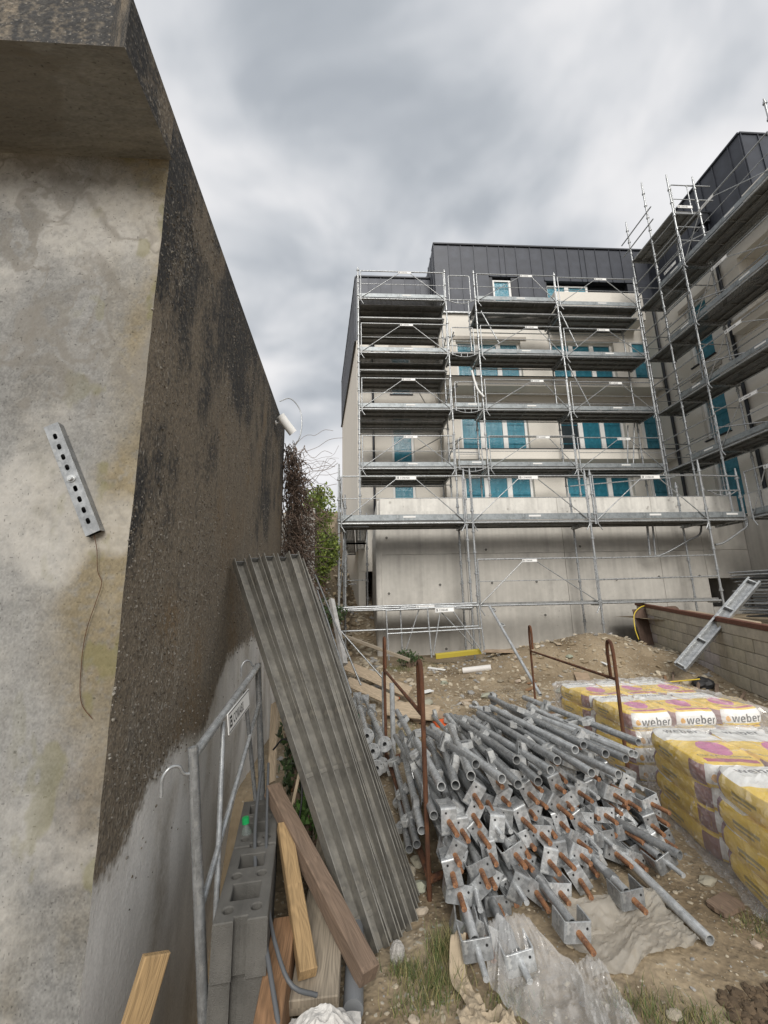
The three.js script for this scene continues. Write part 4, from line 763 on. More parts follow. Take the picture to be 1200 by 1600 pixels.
// ledger tubes with wedge heads lying on top, near ends open
const couplerGeo = (() => { const s = new THREE.Shape(); s.moveTo(-0.03, 0); s.lineTo(0.045, -0.012); s.lineTo(0.075, 0.01); s.lineTo(0.075, 0.055); s.lineTo(0.05, 0.075); s.lineTo(-0.03, 0.062); s.closePath(); const h = new THREE.Path(); h.moveTo(0.005, 0.014); h.lineTo(0.005, 0.048); h.lineTo(0.055, 0.054); h.lineTo(0.055, 0.012); h.closePath(); s.holes.push(h); return muv(new THREE.ExtrudeGeometry(s, { depth: 0.034, bevelEnabled: true, bevelSize: 0.003, bevelThickness: 0.003, bevelSegments: 1 }).translate(0, 0.012, -0.017)); })();
const wedgeGeo = cbox(0.10, 0.022, 0.008, 0.002);
let tubeNo = 0;
function ledger(a, b, o = {}) {
  const t = thing('scaffold_tube', o.label ?? 'galvanised scaffold tube with wedge couplers lying on top of the prop pile', 'scaffold tube', [a.x, a.y, a.z], 0, o.group === null ? undefined : o.group ?? 'scaffold tubes on the prop pile'); tubeNo++;
  const d = b.clone().sub(a), L = d.length(); t.quaternion.setFromUnitVectors(UP, d.clone().normalize()); t.rotateY(o.spin ?? rr(0, 6.28));
  const m = add('tube', hollow(o.r ?? 0.0242, +L.toFixed(1), 14), forkMats[tubeNo % 4], t); m.position.y = L / 2;
  for (const f of o.c ?? [[0.12], [0.82]]) { const c = add('coupler', couplerGeo, M.cast, t); c.position.set(0.02, L * f[0], 0); c.rotation.y = f[1] ?? rr(0, 6.28); const w = add('wedge', wedgeGeo, M.galvD, c); put(w, 0.03, 0.045, 0.024, 0, 0.2, 0.5); }
  return t;
}
{
  const T_ = [[0.51, 0.62, -2.46, 0.62, 0.57, -3.45], [0.75, 0.66, -2.40, 0.58, 0.60, -3.50], [0.89, 0.69, -2.57, 0.80, 0.63, -3.55], [1.07, 0.64, -2.55, 0.91, 0.59, -3.81], [1.10, 0.70, -2.52, 1.02, 0.63, -3.78], [1.30, 0.69, -2.66, 1.18, 0.63, -4.0], [1.20, 0.62, -2.79, 1.07, 0.57, -3.8], [1.29, 0.63, -2.50, 1.20, 0.60, -3.80], [1.40, 0.68, -2.80, 1.30, 0.63, -4.35], [1.74, 0.60, -2.85, 1.46, 0.57, -4.2], [1.60, 0.63, -2.68, 1.38, 0.60, -3.95], [0.58, 0.69, -2.40, 0.70, 0.63, -3.45], [1.48, 0.66, -2.70, 1.46, 0.58, -3.85], [0.44, 0.60, -2.50, 0.42, 0.57, -3.4], [0.64, 0.70, -2.5, 0.50, 0.63, -3.4], [1.46, 0.60, -2.56, 1.30, 0.57, -3.5], [0.84, 0.62, -2.45, 0.82, 0.58, -3.5], [1.82, 0.56, -2.95, 1.66, 0.54, -4.3], [0.98, 0.60, -2.5, 0.96, 0.57, -3.6], [1.92, 0.60, -3.05, 1.70, 0.58, -4.5]];
  T_.forEach(([x, y, z, x2, y2, z2], i) => { ledger(V(x, y, z), V(x2, y2, z2), { c: i % 3 === 0 ? [[0.22], [0.9]] : i % 3 === 1 ? [[0.3], [0.7]] : [[0.5], [0.95]] }); });
  // left flank, lying along the rack side
  for (const [x, y, z, L, yw] of [[0.40, 0.44, -2.55, 1.4, 0.03], [0.35, 0.30, -2.7, 1.5, -0.02], [0.33, 0.18, -2.8, 1.6, 0.02], [0.44, 0.54, -2.85, 1.4, 0.06], [0.30, 0.08, -2.95, 1.5, 0.0]]) { const a = V(x, y, z); ledger(a, a.clone().add(V(-Math.sin(yw) * L, 0.02, -Math.cos(yw) * L)), { c: [[0.15, 3.3], [0.4, 3], [0.75, 3.4]], label: 'galvanised scaffold tube with couplers along the left flank of the pile', group: 'tubes on the left flank of the pile' }); }
  ledger(V(1.60, ground(1.6, -2.17) + 0.035, -2.17), V(1.52, 0.12, -3.3), { c: [], r: 0.0242, label: 'lone grey scaffold tube sticking out of the pile onto dirt', group: null });
  ledger(V(1.78, 0.17, -2.55), V(1.35, 0.2, -3.7), { c: [[0.6]], label: 'grey scaffold tube half buried at the right of the pile', group: null });
  // behind the rack
  ledger(V(2.75, 0.30, -5.0), V(0.95, 0.22, -4.85), { c: [], label: 'scaffold tube lying crosswise on the dirt behind the pile', group: null });
  ledger(V(1.62, 0.30, -4.6), V(1.10, 0.12, -5.75), { c: [[0.2], [0.9]], label: 'scaffold tube with wedge head pointing back across the dirt', group: null });
  ledger(V(2.25, 0.20, -5.1), V(1.55, 0.12, -6.15), { c: [[0.1], [0.5], [0.9]], label: 'scaffold tube with three couplers lying towards the cardboard', group: null });
  ledger(V(1.0, 0.12, -4.7), V(0.92, 0.16, -5.6), { c: [[0.4], [0.9]], label: 'short scaffold tube standing clear of the pile towards the orange bag', group: null });
  ledger(V(2.50, 0.25, -6.0), V(2.45, 1.45, -7.9), { c: [[0.72, 0], [0.93, 0]], label: 'long scaffold tube with two hooks propped upright over the mound', group: null });
  ledger(V(0.25, ground(0.25, -4.72), -4.72), V(0.26, 0.86, -4.72), { c: [], r: 0.021, label: 'short grey post upright behind the far left rack hoop', group: null });
  ledger(V(0.345, ground(0.34, -4.7), -4.7), V(0.345, 0.74, -4.7), { c: [], r: 0.026, label: 'thicker grey post upright beside the shorter one behind the rack', group: null });
}
// telescopic props with round base plates left of the rack
{
  const baseGeo = (() => { const s = new THREE.Shape(); s.absarc(0, 0, 0.066, 0, Math.PI * 2); const h = new THREE.Path(); h.absarc(0, 0, 0.02, 0, Math.PI * 2); s.holes.push(h); for (const [x, y] of [[0.04, 0.03], [-0.04, -0.03]]) { const k = new THREE.Path(); k.absarc(x, y, 0.007, 0, 6.283); s.holes.push(k); } return muv(new THREE.ExtrudeGeometry(s, { depth: 0.007, bevelEnabled: true, bevelSize: 0.001, bevelThickness: 0.001, bevelSegments: 1, curveSegments: 12 })); })();
  const grn = mat([0.03, 0.20, 0.12], { roughness: 0.6 });
  [[0.065, 0.37, -4.2, 0.05], [0.115, 0.265, -4.12, 0.1], [0.225, 0.31, -4.15, 0.08], [0.145, 0.15, -4.05, 0.06], [0.02, 0.22, -4.25, 0.04], [0.20, 0.12, -4.2, 0.02]].forEach(([x, y, z, yw], i) => {
    const o = thing('telescopic_prop', ['telescopic steel prop with round base plate, topmost of the bundle', 'telescopic steel prop with green band in the bundle by rack', 'telescopic steel prop with round plate next to the rack post', 'lowest telescopic prop of the bundle, plate near the dirt', 'telescopic steel prop in the bundle touching the steel channels', 'telescopic steel prop underneath the bundle beside the rack post'][i], 'prop', [x, y, z], yw, 'telescopic props bundled left of the rack');
    o.rotation.x = -0.03 + 0.01 * i; add('base_plate', baseGeo, M.galvL, o); add('bore', at(cyl(0.019, 0.004, 12), 0, 0, -0.03, Math.PI / 2), M.black, o);
    aim(add('outer_tube', hollow(0.029, 1.2, 12), M.galvL, o), V(0, 0, -0.002), V(0, 0, -1.2)); bar('inner_tube', V(0, 0, -1.2), V(0, 0, -1.9), 0.023, M.galv, o, 10);
    add('adjusting_collar', merge([at(cyl(0.042, 0.09, 12), 0, 0, -1.2, Math.PI / 2), at(cyl(0.035, 0.03, 12), 0, 0, -1.08, Math.PI / 2)]), i === 1 ? grn : M.galvD, o);
    add('pin', curveGeo([V(-0.05, 0, -1.3), V(0.05, 0, -1.3), V(0.08, -0.03, -1.28), V(0.06, -0.06, -1.2), V(0, -0.045, -1.16)], 0.006, 16, 5), M.galvD, o);
    add('head_plate', at(cbox(0.11, 0.11, 0.006, 0.002), 0, 0, -1.9), M.galv, o);
  });
}

// ------------------------------------------------------------------ pallets of bagged mortar under film
const bagTex = canvasTex(1024, 1024, (g, w, h) => {
  // upper 60 %: broad face (x along the bag); below: long side, then the end
  const Y = '#f6d016';
  g.fillStyle = Y; g.fillRect(0, 0, w, 620); g.fillStyle = '#eeeeea'; g.beginPath(); g.moveTo(0, 0); g.lineTo(330, 0); g.quadraticCurveTo(470, 300, 330, 620); g.lineTo(0, 620); g.fill();
  g.fillStyle = '#f2f1ec'; g.beginPath(); g.moveTo(330, 0); g.quadraticCurveTo(470, 300, 330, 620); g.lineTo(380, 620); g.quadraticCurveTo(520, 300, 380, 0); g.fill();
  g.fillStyle = '#cf62a0'; g.beginPath(); g.ellipse(640, 280, 185, 135, 0.1, 0, 7); g.fill(); g.fillStyle = '#b23a62'; g.fillRect(905, 60, 70, 470);
  g.save(); g.translate(880, 540); g.rotate(-Math.PI / 2); g.fillStyle = '#4a4326'; g.font = 'bold 58px sans-serif'; g.textAlign = 'left'; g.fillText('CIMSA ALL CHANTIER', 0, -22, 470); g.font = '30px sans-serif'; g.fillText('MORTIER MULTI-USAGES', 0, 14, 380); g.restore();
  g.save(); g.translate(150, 310); g.rotate(-Math.PI / 2); g.fillStyle = '#3a3a3c'; g.font = 'bold 120px sans-serif'; g.textAlign = 'center'; g.fillText('weber', 0, 30); g.restore();
  g.fillStyle = Y; g.fillRect(0, 620, w, 202); g.fillStyle = '#7d4a63'; g.fillRect(0, 620, 130, 202); g.fillStyle = '#8d5a55'; g.fillRect(820, 640, 204, 182); g.fillStyle = '#9c8a20'; g.fillRect(300, 700, 260, 26); g.fillRect(300, 742, 200, 18); 
  g.fillStyle = '#f1f0ec'; g.fillRect(0, 822, w, 202); g.fillStyle = '#e3a52c'; g.beginPath(); g.arc(300, 930, 34, 0.2, 5); g.fill(); g.fillStyle = '#3a3a3c'; g.font = 'bold 130px sans-serif'; g.textAlign = 'left'; g.textBaseline = 'middle'; g.fillText('weber', 345, 925); g.fillStyle = Y; g.fillRect(0, 985, w, 39);
});
const bagMat = new THREE.MeshStandardMaterial({ map: bagTex, roughness: 0.55, bumpMap: rep(T.mottle, 0.5), bumpScale: 0.012 });
const filmMat = new THREE.MeshPhysicalMaterial({ color: C3(0.97, 0.97, 0.97), roughness: 0.05, transmission: 0.82, thickness: 0, side: THREE.DoubleSide });
function bagGeo(k, L = 0.6, H = 0.135, W = 0.4) { // length along x
  return cached('bag' + k, () => {
    const g = new THREE.BoxGeometry(L, H, W, 16, 5, 12), p = g.attributes.position, u = g.attributes.uv, n = g.attributes.normal;
    for (let i = 0; i < p.count; i++) {
      const nx = n.getX(i), ny = n.getY(i), nz = n.getZ(i); const a = p.getX(i), b = p.getY(i), c = p.getZ(i); let U, W_;
      if (Math.abs(ny) > 0.5) { U = a / L + 0.5; W_ = 1 - (0.02 + 0.57 * (c / W + 0.5)); } else if (Math.abs(nz) > 0.5) { U = a / L + 0.5; W_ = 1 - (0.61 + 0.19 * (0.5 - b / H)); } else { U = 0.2 + 0.6 * ((nx > 0 ? -c : c) / W + 0.5); W_ = 1 - (0.81 + 0.18 * (0.5 - b / H)); }
      u.setXY(i, U, W_);
      const ex = Math.abs(a) / (L / 2), ez = Math.abs(c) / (W / 2), ey = Math.abs(b) / (H / 2);
      const cor = 0.035 * Math.pow(ex, 5) * Math.pow(ez, 5), pil = 1 - 0.14 * Math.pow(Math.max(ex, ez), 16);
      let x = a * (1 - 0.05 * Math.pow(ey, 3)) - Math.sign(a) * cor, z = c * (1 - 0.07 * Math.pow(ey, 3)) - Math.sign(c) * cor, y = b * pil;
      y += 0.014 * (fbm(a * 7 + k * 5, c * 7, 3) - 0.5) * 2 * ey; x += 0.008 * (fbm(b * 30 + k, c * 10, 2) - 0.5); z += 0.010 * (fbm(a * 11 + k * 3, b * 20, 2) - 0.5);
      p.setXYZ(i, x, y, z);
    }
    g.computeVertexNormals(); return g;
  });
}
let bagNo = 0;
function pallet(px, pz, turn, lab, W, D, rear) {
  // W across (x), D along z; bags lie with their printed ends towards the camera
  const gy = ground(px, pz) - 0.02, c = Math.cos(turn), s = Math.sin(turn);
  const P = (x, y, z) => [px + x * c + z * s, gy + y, pz - x * s + z * c];
  const o = thing('wooden_pallet', `wooden pallet under the ${lab} stack of wrapped bags`, 'pallet', P(0, 0, 0), turn);
  for (const x of [-1, 0, 1]) add('runner', at(box(0.1, 0.03, D - 0.04), x * (W / 2 - 0.07), 0.018, 0), M.woodGrey, o);
  for (let i = 0; i < 7; i++) add('slat', at(box(W - 0.02, 0.014, 0.11), 0, 0.041, -D / 2 + 0.08 + i * (D - 0.16) / 6), M.woodGrey, o);
  const nx = 3, nz = 2, layers = 4, bw = W / nx, bl = D / nz, h = 0.138;
  for (let l = 0; l < layers; l++) for (let i = 0; i < nx; i++) for (let j = 0; j < nz; j++) {
    if (l < layers - 1 && i > 0 && j < nz - 1) continue;            // wholly hidden inside the stack
    const top = l === layers - 1;
    const b = solo('mortar_bag', bagGeo(bagNo++ % 5), bagMat, top ? `yellow and white mortar bag with pink oval on top of the ${lab} stack` : `yellow mortar bag in the lower layers of the ${lab} stack`, 'bag', top ? `top bags of the ${lab} stack` : `lower bags of the ${lab} stack`);
    b.scale.set(bl / 0.585, 1.12, bw / 0.385); b.position.set(...P(-W / 2 + bw * (i + 0.5) + rr(-0.01, 0.01), 0.115 + l * h + rr(-0.003, 0.003), -D / 2 + bl * (j + 0.5))); b.rotation.y = turn - Math.PI / 2 + rr(-0.02, 0.02);
  }
  // stretch film: one wrinkled skin over the stack
  const H = 0.05 + layers * h + 0.012, n = 230, m = 64, e = 0.016, rx = W / 2 + e, rz = D / 2 + e;
  const per = 4 * (rx + rz), pos = [], idx = [];
  const ringAt = t => { let d = t * per; if (d < 2 * rz) return [-rx, -rz + d, -1, 0]; d -= 2 * rz; if (d < 2 * rx) return [-rx + d, rz, 0, 1]; d -= 2 * rx; if (d < 2 * rz) return [rx, rz - d, 1, 0]; d -= 2 * rz; return [rx - d, -rz, 0, -1]; };
  for (let j = 0; j <= m; j++) for (let i = 0; i <= n; i++) {
    const [x, z, nx_, nz_] = ringAt((i % n) / n); let X = x, Yv, Z = z; const v = j / m;
    if (v < 0.62) { Yv = 0.02 + (H - 0.05) * v / 0.62; const w = 0.012 * rnd() * rnd() + 0.014 * (fbm((i % n) * 0.23 + Yv * 9, Yv * 5 + lab.length, 4) - 0.5) * 2 + 0.030 * Math.pow(n2((i % n) * 0.46 - Yv * 14, Yv * 3 + 7), 3) + 0.012 * Math.pow(n2((i % n) * 1.2 + Yv * 12, Yv * 7), 2); const flare = 0.05 * sstep(0.1, 0, Yv); X += nx_ * (w + flare); Z += nz_ * (w + flare); }
    else { const t = (v - 0.62) / 0.38, k = 1 - t; X *= k; Z *= k; Yv = H - 0.03 + 0.035 * sstep(0, 0.12, t) + 0.010 * (fbm(X * 14 + Z * 4, Z * 5, 3) - 0.5) + 0.024 * Math.pow(n2(X * 34 - Z * 6, Z * 4 + 7), 3) + 0.018 * Math.pow(n2(X * 9 + Z * 44, X * 3 + 17), 3) + 0.012; }
    pos.push(X, Yv, Z); if (i < n && j < m) { const q = j * (n + 1) + i; idx.push(q, q + 1, q + n + 1, q + 1, q + n + 2, q + n + 1); }
  }
  const g = new THREE.BufferGeometry(); g.setAttribute('position', new THREE.Float32BufferAttribute(pos, 3)); g.setIndex(idx); g.computeVertexNormals();
  const f = solo('stretch_film', toCreasedNormals(g, 0.35), filmMat, `clear wrinkled stretch film around the ${lab} stack of bags`, 'plastic film'); f.position.set(...P(0, 0, 0)); f.rotation.y = turn;
}
pallet(3.00, -4.50, 0.0, 'rear', 1.26, 1.40, true);
pallet(2.76, -2.62, -0.19, 'front', 1.26, 1.56, false);

// ------------------------------------------------------------------ low block wall on the right
{
  const a = V(6.95, 0, -10.3), b = V(5.45, 0, -5.1), L = a.distanceTo(b);
  const w = thing('block_wall', 'low wall of bare concrete blocks with render band and timber on top', 'wall', [a.x, 0.2, a.z], Math.atan2(-(b.z - a.z), b.x - a.x));
  const slope = -0.052, top = x => 1.10 + slope * x; // local height above base
  const bl = 0.5, bh = 0.2; 
  for (let r = 0; r < 6; r++) for (let x = -(r % 2) * 0.25; x < L; x += bl) {
    const x0 = Math.max(0, x), x1 = Math.min(L, x + bl); if (x1 - x0 < 0.08) continue; const k = (r * 5 + Math.round(x * 2) * 3) % 5;
    const m = add('block', cbox(+(x1 - x0 - 0.012).toFixed(3), bh - 0.012, 0.2, 0.006), blockMats[k], w); put(m, (x0 + x1) / 2, top((x0 + x1) / 2) - 0.14 - bh * (r + 0.5), -0.1 + rr(-0.004, 0.004), 0, 0, slope);
  }
  add('mortar', at(box(L - 0.02, 1.28, 0.16), L / 2, top(L / 2) - 0.72, -0.105, 0, 0, slope), M.conc, w);
  add('render_band', at(cbox(L, 0.16, 0.215, 0.01), L / 2, top(L / 2) - 0.06, -0.1, 0, 0, slope), blockMats[2], w);
  const t = solo('timber_beam', at(cbox(L + 0.1, 0.075, 0.10, 0.006), 0, 0, 0), M.beamRed, 'long red brown timber lying along the block wall top', 'timber'); t.position.set((a.x + b.x) / 2 + 0.03, 0.2 + top(L / 2) + 0.06, (a.z + b.z) / 2); t.rotation.set(0, w.rotation.y, slope);
  const t2 = solo('plank', at(cbox(2.2, 0.03, 0.2, 0.004), 0, 0, 0), M.woodPale, 'pale plank lying on the block wall behind the red timber', 'plank'); t2.position.set(6.35, 0.2 + top(3.0) + 0.045, -7.3); t2.rotation.set(0, w.rotation.y, slope);
}
// fill behind the block wall
{
  const g = new THREE.PlaneGeometry(8, 6, 24, 18).rotateX(-Math.PI / 2), p = g.attributes.position; for (let i = 0; i < p.count; i++) p.setY(i, 0.06 * (fbm(p.getX(i) * 2, p.getZ(i) * 2, 3) - 0.5)); g.computeVertexNormals();
  const m = solo('backfill', muv(g), new THREE.MeshStandardMaterial({ map: rep(T.dirt, 2), roughness: 1 }), 'dirt backfill level behind the block wall', 'ground', null, 'structure'); m.position.set(10.5, 1.05, -7.6);
}
// galvanised deck beam leaning on the block wall
{
  const a = V(5.22, 0.40, -6.86), b = V(6.72, 1.76, -6.78), L = a.distanceTo(b);
  const o = thing('steel_platform', 'galvanised steel trough section leaning diagonally on the block wall', 'steel platform', [a.x, a.y, a.z]);
  const zz = b.clone().sub(a).normalize(), face = V(-0.75, 0.35, 0.6); const yy = face.addScaledVector(zz, -face.dot(zz)).normalize(), xx = yy.clone().cross(zz); o.setRotationFromMatrix(new THREE.Matrix4().makeBasis(xx, yy, zz));
  add('web', at(box(0.18, 0.006, L), 0, 0.003, L / 2), M.galv, o); for (const s of [-1, 1]) { add('side_flange', at(box(0.006, 0.09, L), s * 0.088, 0.045, L / 2), M.galv, o); add('lip', at(box(0.03, 0.006, L), s * 0.076, 0.09, L / 2), M.galv, o); }
  for (const f of [0.02, 0.3, 0.66, 0.98]) add('crossbar', at(box(0.17, 0.07, 0.02), 0, 0.04, L * f), M.galvL, o);
  add('label_plate', at(box(0.003, 0.04, 0.2), 0.093, 0.045, L * 0.45), M.signEdge, o);
}
// stack of dark steel frames on the backfill, plywood sheet, hose
for (let i = 0; i < 15; i++) { const m = solo('steel_grating', merge([at(cbox(1.5, 0.02, 0.05, 0.004), 0, 0, -0.4), at(cbox(1.5, 0.02, 0.05, 0.004), 0, 0, 0.4), ...[-0.7, -0.35, 0, 0.35, 0.7].map(x => at(cyl(0.016, 0.84, 7), x, 0, 0, Math.PI / 2))]), i % 3 ? M.galvD : mat([0.10, 0.105, 0.11], { roughness: 0.6, metalness: 0.4 }), 'flat steel frame in the stack behind the block wall', 'steel frame', 'flat steel frames stacked behind the block wall'); m.position.set(7.75 + rr(-0.07, 0.07), 1.17 + i * 0.056, -7.2 + rr(-0.05, 0.05)); m.rotation.y = 0.35 + rr(-0.09, 0.09); }
{
  const m = solo('plywood_sheet', cached('ply', () => { const s = new THREE.Shape(); s.moveTo(-0.5, -0.42); s.lineTo(0.42, -0.42); s.quadraticCurveTo(0.52, -0.1, 0.5, 0.32); s.quadraticCurveTo(0.49, 0.42, 0.38, 0.42); s.lineTo(-0.5, 0.40); s.closePath(); return muv(new THREE.ExtrudeGeometry(s, { depth: 0.018, bevelEnabled: false })); }), M.board, 'dark brown plywood sheet leaning at the end of the block wall', 'plywood');
  m.position.set(6.98, 0.88, -9.6); m.rotation.set(-0.22, -0.25, 0.0);
  const ym = mat([0.62, 0.46, 0.05], { roughness: 0.5 });
  solo('yellow_hose', curveGeo([V(6.15, 0.62, -9.2), V(6.3, 0.85, -9.5), V(6.4, 1.15, -9.6), V(6.7, 1.32, -9.7), V(6.95, 1.3, -9.75)], 0.011, 30, 7), ym, 'yellow hose hanging over the plywood sheet', 'hose');
  solo('yellow_hose', curveGeo([V(3.3, 0.16, -5.95), V(3.6, 0.36, -6.1), V(4.1, 0.33, -6.2), V(4.5, 0.36, -6.1), V(4.75, 0.42, -5.9)], 0.009, 30, 7), ym, 'yellow hose lying on the dirt behind the rear bags', 'hose');
}
// site litter
function flat(name, w, d, t, x, z, rot, m, label, cat, tilt = 0, dy = 0.012) {
  const s = new THREE.Shape(), n = 9; for (let i = 0; i < n * 4; i++) { const a = i / (n * 4) * 6.283, q = Math.max(Math.abs(Math.cos(a)), Math.abs(Math.sin(a))), e = 1 + 0.14 * (n2(i * 0.7 + x * 3, z) - 0.5); const px = Math.cos(a) / q * w / 2 * e, py = Math.sin(a) / q * d / 2 * e; i ? s.lineTo(px, py) : s.moveTo(px, py); } s.closePath();
  const g = muv(new THREE.ExtrudeGeometry(s, { depth: t, bevelEnabled: false }).rotateX(-Math.PI / 2)); const o = solo(name, g, m, label, cat); o.position.set(x, ground(x, z) + dy, z); o.rotation.set(tilt, rot, tilt * 0.6); return o;
}
const card = mat([0.46, 0.34, 0.23], { map: rep(T.mottle, 0.6), roughness: 0.95 }), paper = mat([0.72, 0.72, 0.7], { roughness: 0.9 }), orange = mat([0.75, 0.13, 0.03], { roughness: 0.6 });
flat('cardboard', 0.5, 0.34, 0.012, 0.92, -6.1, 0.3, card, 'brown cardboard sheet on dirt beside the orange bag', 'cardboard', 0.06, 0.03);
flat('cardboard', 0.95, 0.22, 0.012, 3.75, -7.2, 1.2, card, 'long torn cardboard strip lying on the mound flank', 'cardboard', 0.1, 0.04);
flat('cardboard', 0.7, 0.24, 0.015, 2.85, -8.6, -0.5, card, 'cardboard piece below the retaining wall near the propped tube', 'cardboard', 0.1, 0.05);
flat('paper_sheet', 0.3, 0.2, 0.006, 4.05, -7.0, 0.2, paper, 'white paper sheet on the mound beside the cardboard strip', 'paper', 0.08, 0.05);
flat('paper_sheet', 0.2, 0.14, 0.006, 1.12, -7.3, 0.5, paper, 'small white paper scrap on the dirt by white pipe', 'paper', 0.05, 0.03);
flat('orange_bag', 0.3, 0.16, 0.03, 1.10, -5.75, 0.2, orange, 'crumpled orange plastic scrap beside the cardboard sheet', 'plastic', 0.12, 0.03);
flat('orange_bag', 0.16, 0.08, 0.02, 0.55, -6.9, 0.6, orange, 'small red orange scrap on dirt near leaning posts', 'plastic', 0.1, 0.02);
timber('plank', V(-0.25, 0.42, -8.2), V(0.75, 0.22, -6.7), 0.18, 0.03, M.woodPale, 'pale plank on the dirt behind the telescopic props', 1.4, 'plank');
timber('plank', V(-0.2, 0.32, -7.2), V(0.5, 0.2, -6.2), 0.16, 0.03, M.woodPale, 'short pale plank nearest the telescopic props', 1.3, 'plank');
timber('plank', V(0.35, 0.16, -6.1), V(1.0, 0.16, -5.7), 0.26, 0.02, M.woodPale, 'broken pale board on the dirt behind the rack', 1.5, 'plank');
timber('timber_pole', V(-0.45, 0.95, -8.9), V(1.0, 0.42, -8.6), 0.06, 0.05, M.woodGrey, 'grey pole lying under the lower scaffold end', 0, 'pole');
timber('yellow_profile', V(1.62, 0.40, -9.2), V(2.62, 0.47, -9.25), 0.10, 0.07, mat([0.46, 0.37, 0.05], { roughness: 0.6 }), 'bright yellow plastic profile at the retaining wall foot', 0.3, 'profile');
timber('plank', V(2.7, 0.44, -9.2), V(3.3, 0.46, -9.3), 0.14, 0.04, M.woodGrey, 'grey board lying beside the yellow profile', 1.2, 'plank');
bar('plastic_pipe', V(1.95, ground(1.95, -8.2) + 0.05, -8.2), V(2.45, ground(2.45, -8.05) + 0.05, -8.05), 0.055, mat([0.62, 0.6, 0.57], { roughness: 0.5 }), scene, 18).userData = { label: 'short white plastic pipe lying on the open dirt', category: 'pipe' };
for (const [x, z, lb] of [[3.7, -6.35, 'crumpled black plastic lump behind the rear bags'], [3.15, -6.5, 'black plastic lump on dirt by the right rack hoop'], [5.35, -6.6, 'black plastic lump at the foot of the steel trough']]) { const g = new THREE.IcosahedronGeometry(0.12, 3), p = g.attributes.position; for (let i = 0; i < p.count; i++) { const k = 0.55 + 0.9 * fbm3(p.getX(i) * 14 + x, p.getY(i) * 14, p.getZ(i) * 14 + z, 3); p.setXYZ(i, p.getX(i) * k * 1.2, p.getY(i) * k * 0.8, p.getZ(i) * k); } g.computeVertexNormals(); const o = solo('plastic_lump', g, M.black, lb, 'plastic'); o.position.set(x, ground(x, z) + 0.05, z); }
for (let i = 0; i < 16; i++) { const x = rr(0.4, 4.4), z = rr(-8.8, -5.6), m = [M.woodPale, M.woodGrey, paper, M.woodRed][i % 4]; const o = flat('scrap', rr(0.12, 0.38), rr(0.04, 0.1), 0.012, x, z, rr(0, 3), m, ['splinter of pale wood strewn on the open dirt', 'splinter of grey wood strewn on the open dirt', 'scrap of white paper strewn on the open dirt', 'splinter of brown wood strewn on the open dirt'][i % 4], i % 4 === 2 ? 'paper' : 'wood scrap', 0.08, 0.02); o.userData.group = 'scraps strewn on the open dirt'; }
// long brown offcuts along the block wall foot
for (let i = 0; i < 9; i++) { const x = 4.9 + rr(-0.3, 0.5), z = -5.2 - i * 0.16, y = ground(x, z) + 0.03 + 0.012 * i; timber('branch', V(x - rr(0.5, 0.9), y - 0.03, z + rr(0.4, 0.9)), V(x + rr(0.2, 0.5), y + 0.05, z - rr(0.5, 0.9)), rr(0.025, 0.06), rr(0.015, 0.03), i % 2 ? M.woodRed : M.woodDark, 'brown timber offcut in the heap at block wall foot', rr(0, 3), 'offcut').userData.group = 'timber offcuts at the block wall foot'; }
timber('bark_piece', V(1.72, 0.05, -1.86), V(2.0, 0.06, -1.98), 0.07, 0.05, M.woodDark, 'dark broken piece of bark on dirt before the front bags', 0.4, 'bark');
flat('wood_chip', 0.16, 0.1, 0.02, 1.88, -2.42, 0.3, M.woodDark, 'brown flat wood chip beside the front pallet', 'wood chip', 0.05);

// ------------------------------------------------------------------ plastic sheets and cloths
function crumple(name, w, d, nx, nz, f, m, label, cat, place) {
  const g = new THREE.PlaneGeometry(w, d, nx, nz).rotateX(-Math.PI / 2), p = g.attributes.position;
  for (let i = 0; i < p.count; i++) { const q = f(p.getX(i) / w, p.getZ(i) / d, i); p.setXYZ(i, ...q); }
  g.computeVertexNormals(); const o = solo(name, toCreasedNormals(g, 0.5), m, label, cat); if (place) o.position.set(...place); return o;
}
const ridge = (x, y, s, o = 3) => { let v = 0, a = 0.6; for (let i = 0; i < o; i++) { v += a * (1 - Math.abs(2 * n2(x * s, y * s) - 1)); s *= 2.1; a *= 0.5; } return v; };
const sheetM = new THREE.MeshPhysicalMaterial({ color: C3(0.66, 0.62, 0.54), roughness: 0.22, transmission: 0.62, thickness: 0, side: THREE.DoubleSide });
const clearM = new THREE.MeshPhysicalMaterial({ color: C3(0.90, 0.90, 0.89), roughness: 0.12, transmission: 0.78, thickness: 0, side: THREE.DoubleSide });
function onGround(x, z, h) { return [x, ground(x, z) + 0.012 + h, z]; }
crumple('plastic_sheet', 1, 1, 90, 60, (a, b) => { const edge = 1 + 0.6 * (fbm(Math.atan2(b, a) * 1.9 + 4, 2, 4) - 0.5); const x = 1.28 + a * 0.62 * edge, z = -2.30 + b * 0.34 * edge - a * 0.12; return onGround(x, z, 0.032 * ridge(a + 3 + b, b * 0.7 + 1, 3.6, 4) - 0.012 + 0.04 * sstep(-0.1, -0.5, b)); }, sheetM, 'dusty translucent plastic sheet spread under the fork heads', 'plastic sheet');
crumple('plastic_sheet', 1, 1, 50, 60, (a, b) => { const x = 0.74 + a * (0.30 + 0.10 * Math.cos(b * 5)) + b * 0.14, z = -2.03 + b * 0.42; return onGround(x, z, 0.10 * ridge(a * 1.4 + 8 + b * 0.8, b * 0.6 + 2, 3.2, 3) * (1 - 1.6 * a * a) - 0.02 + 0.10 * sstep(0.0, -0.5, b)); }, clearM, 'clear crumpled plastic film spilling from under the props', 'plastic sheet');
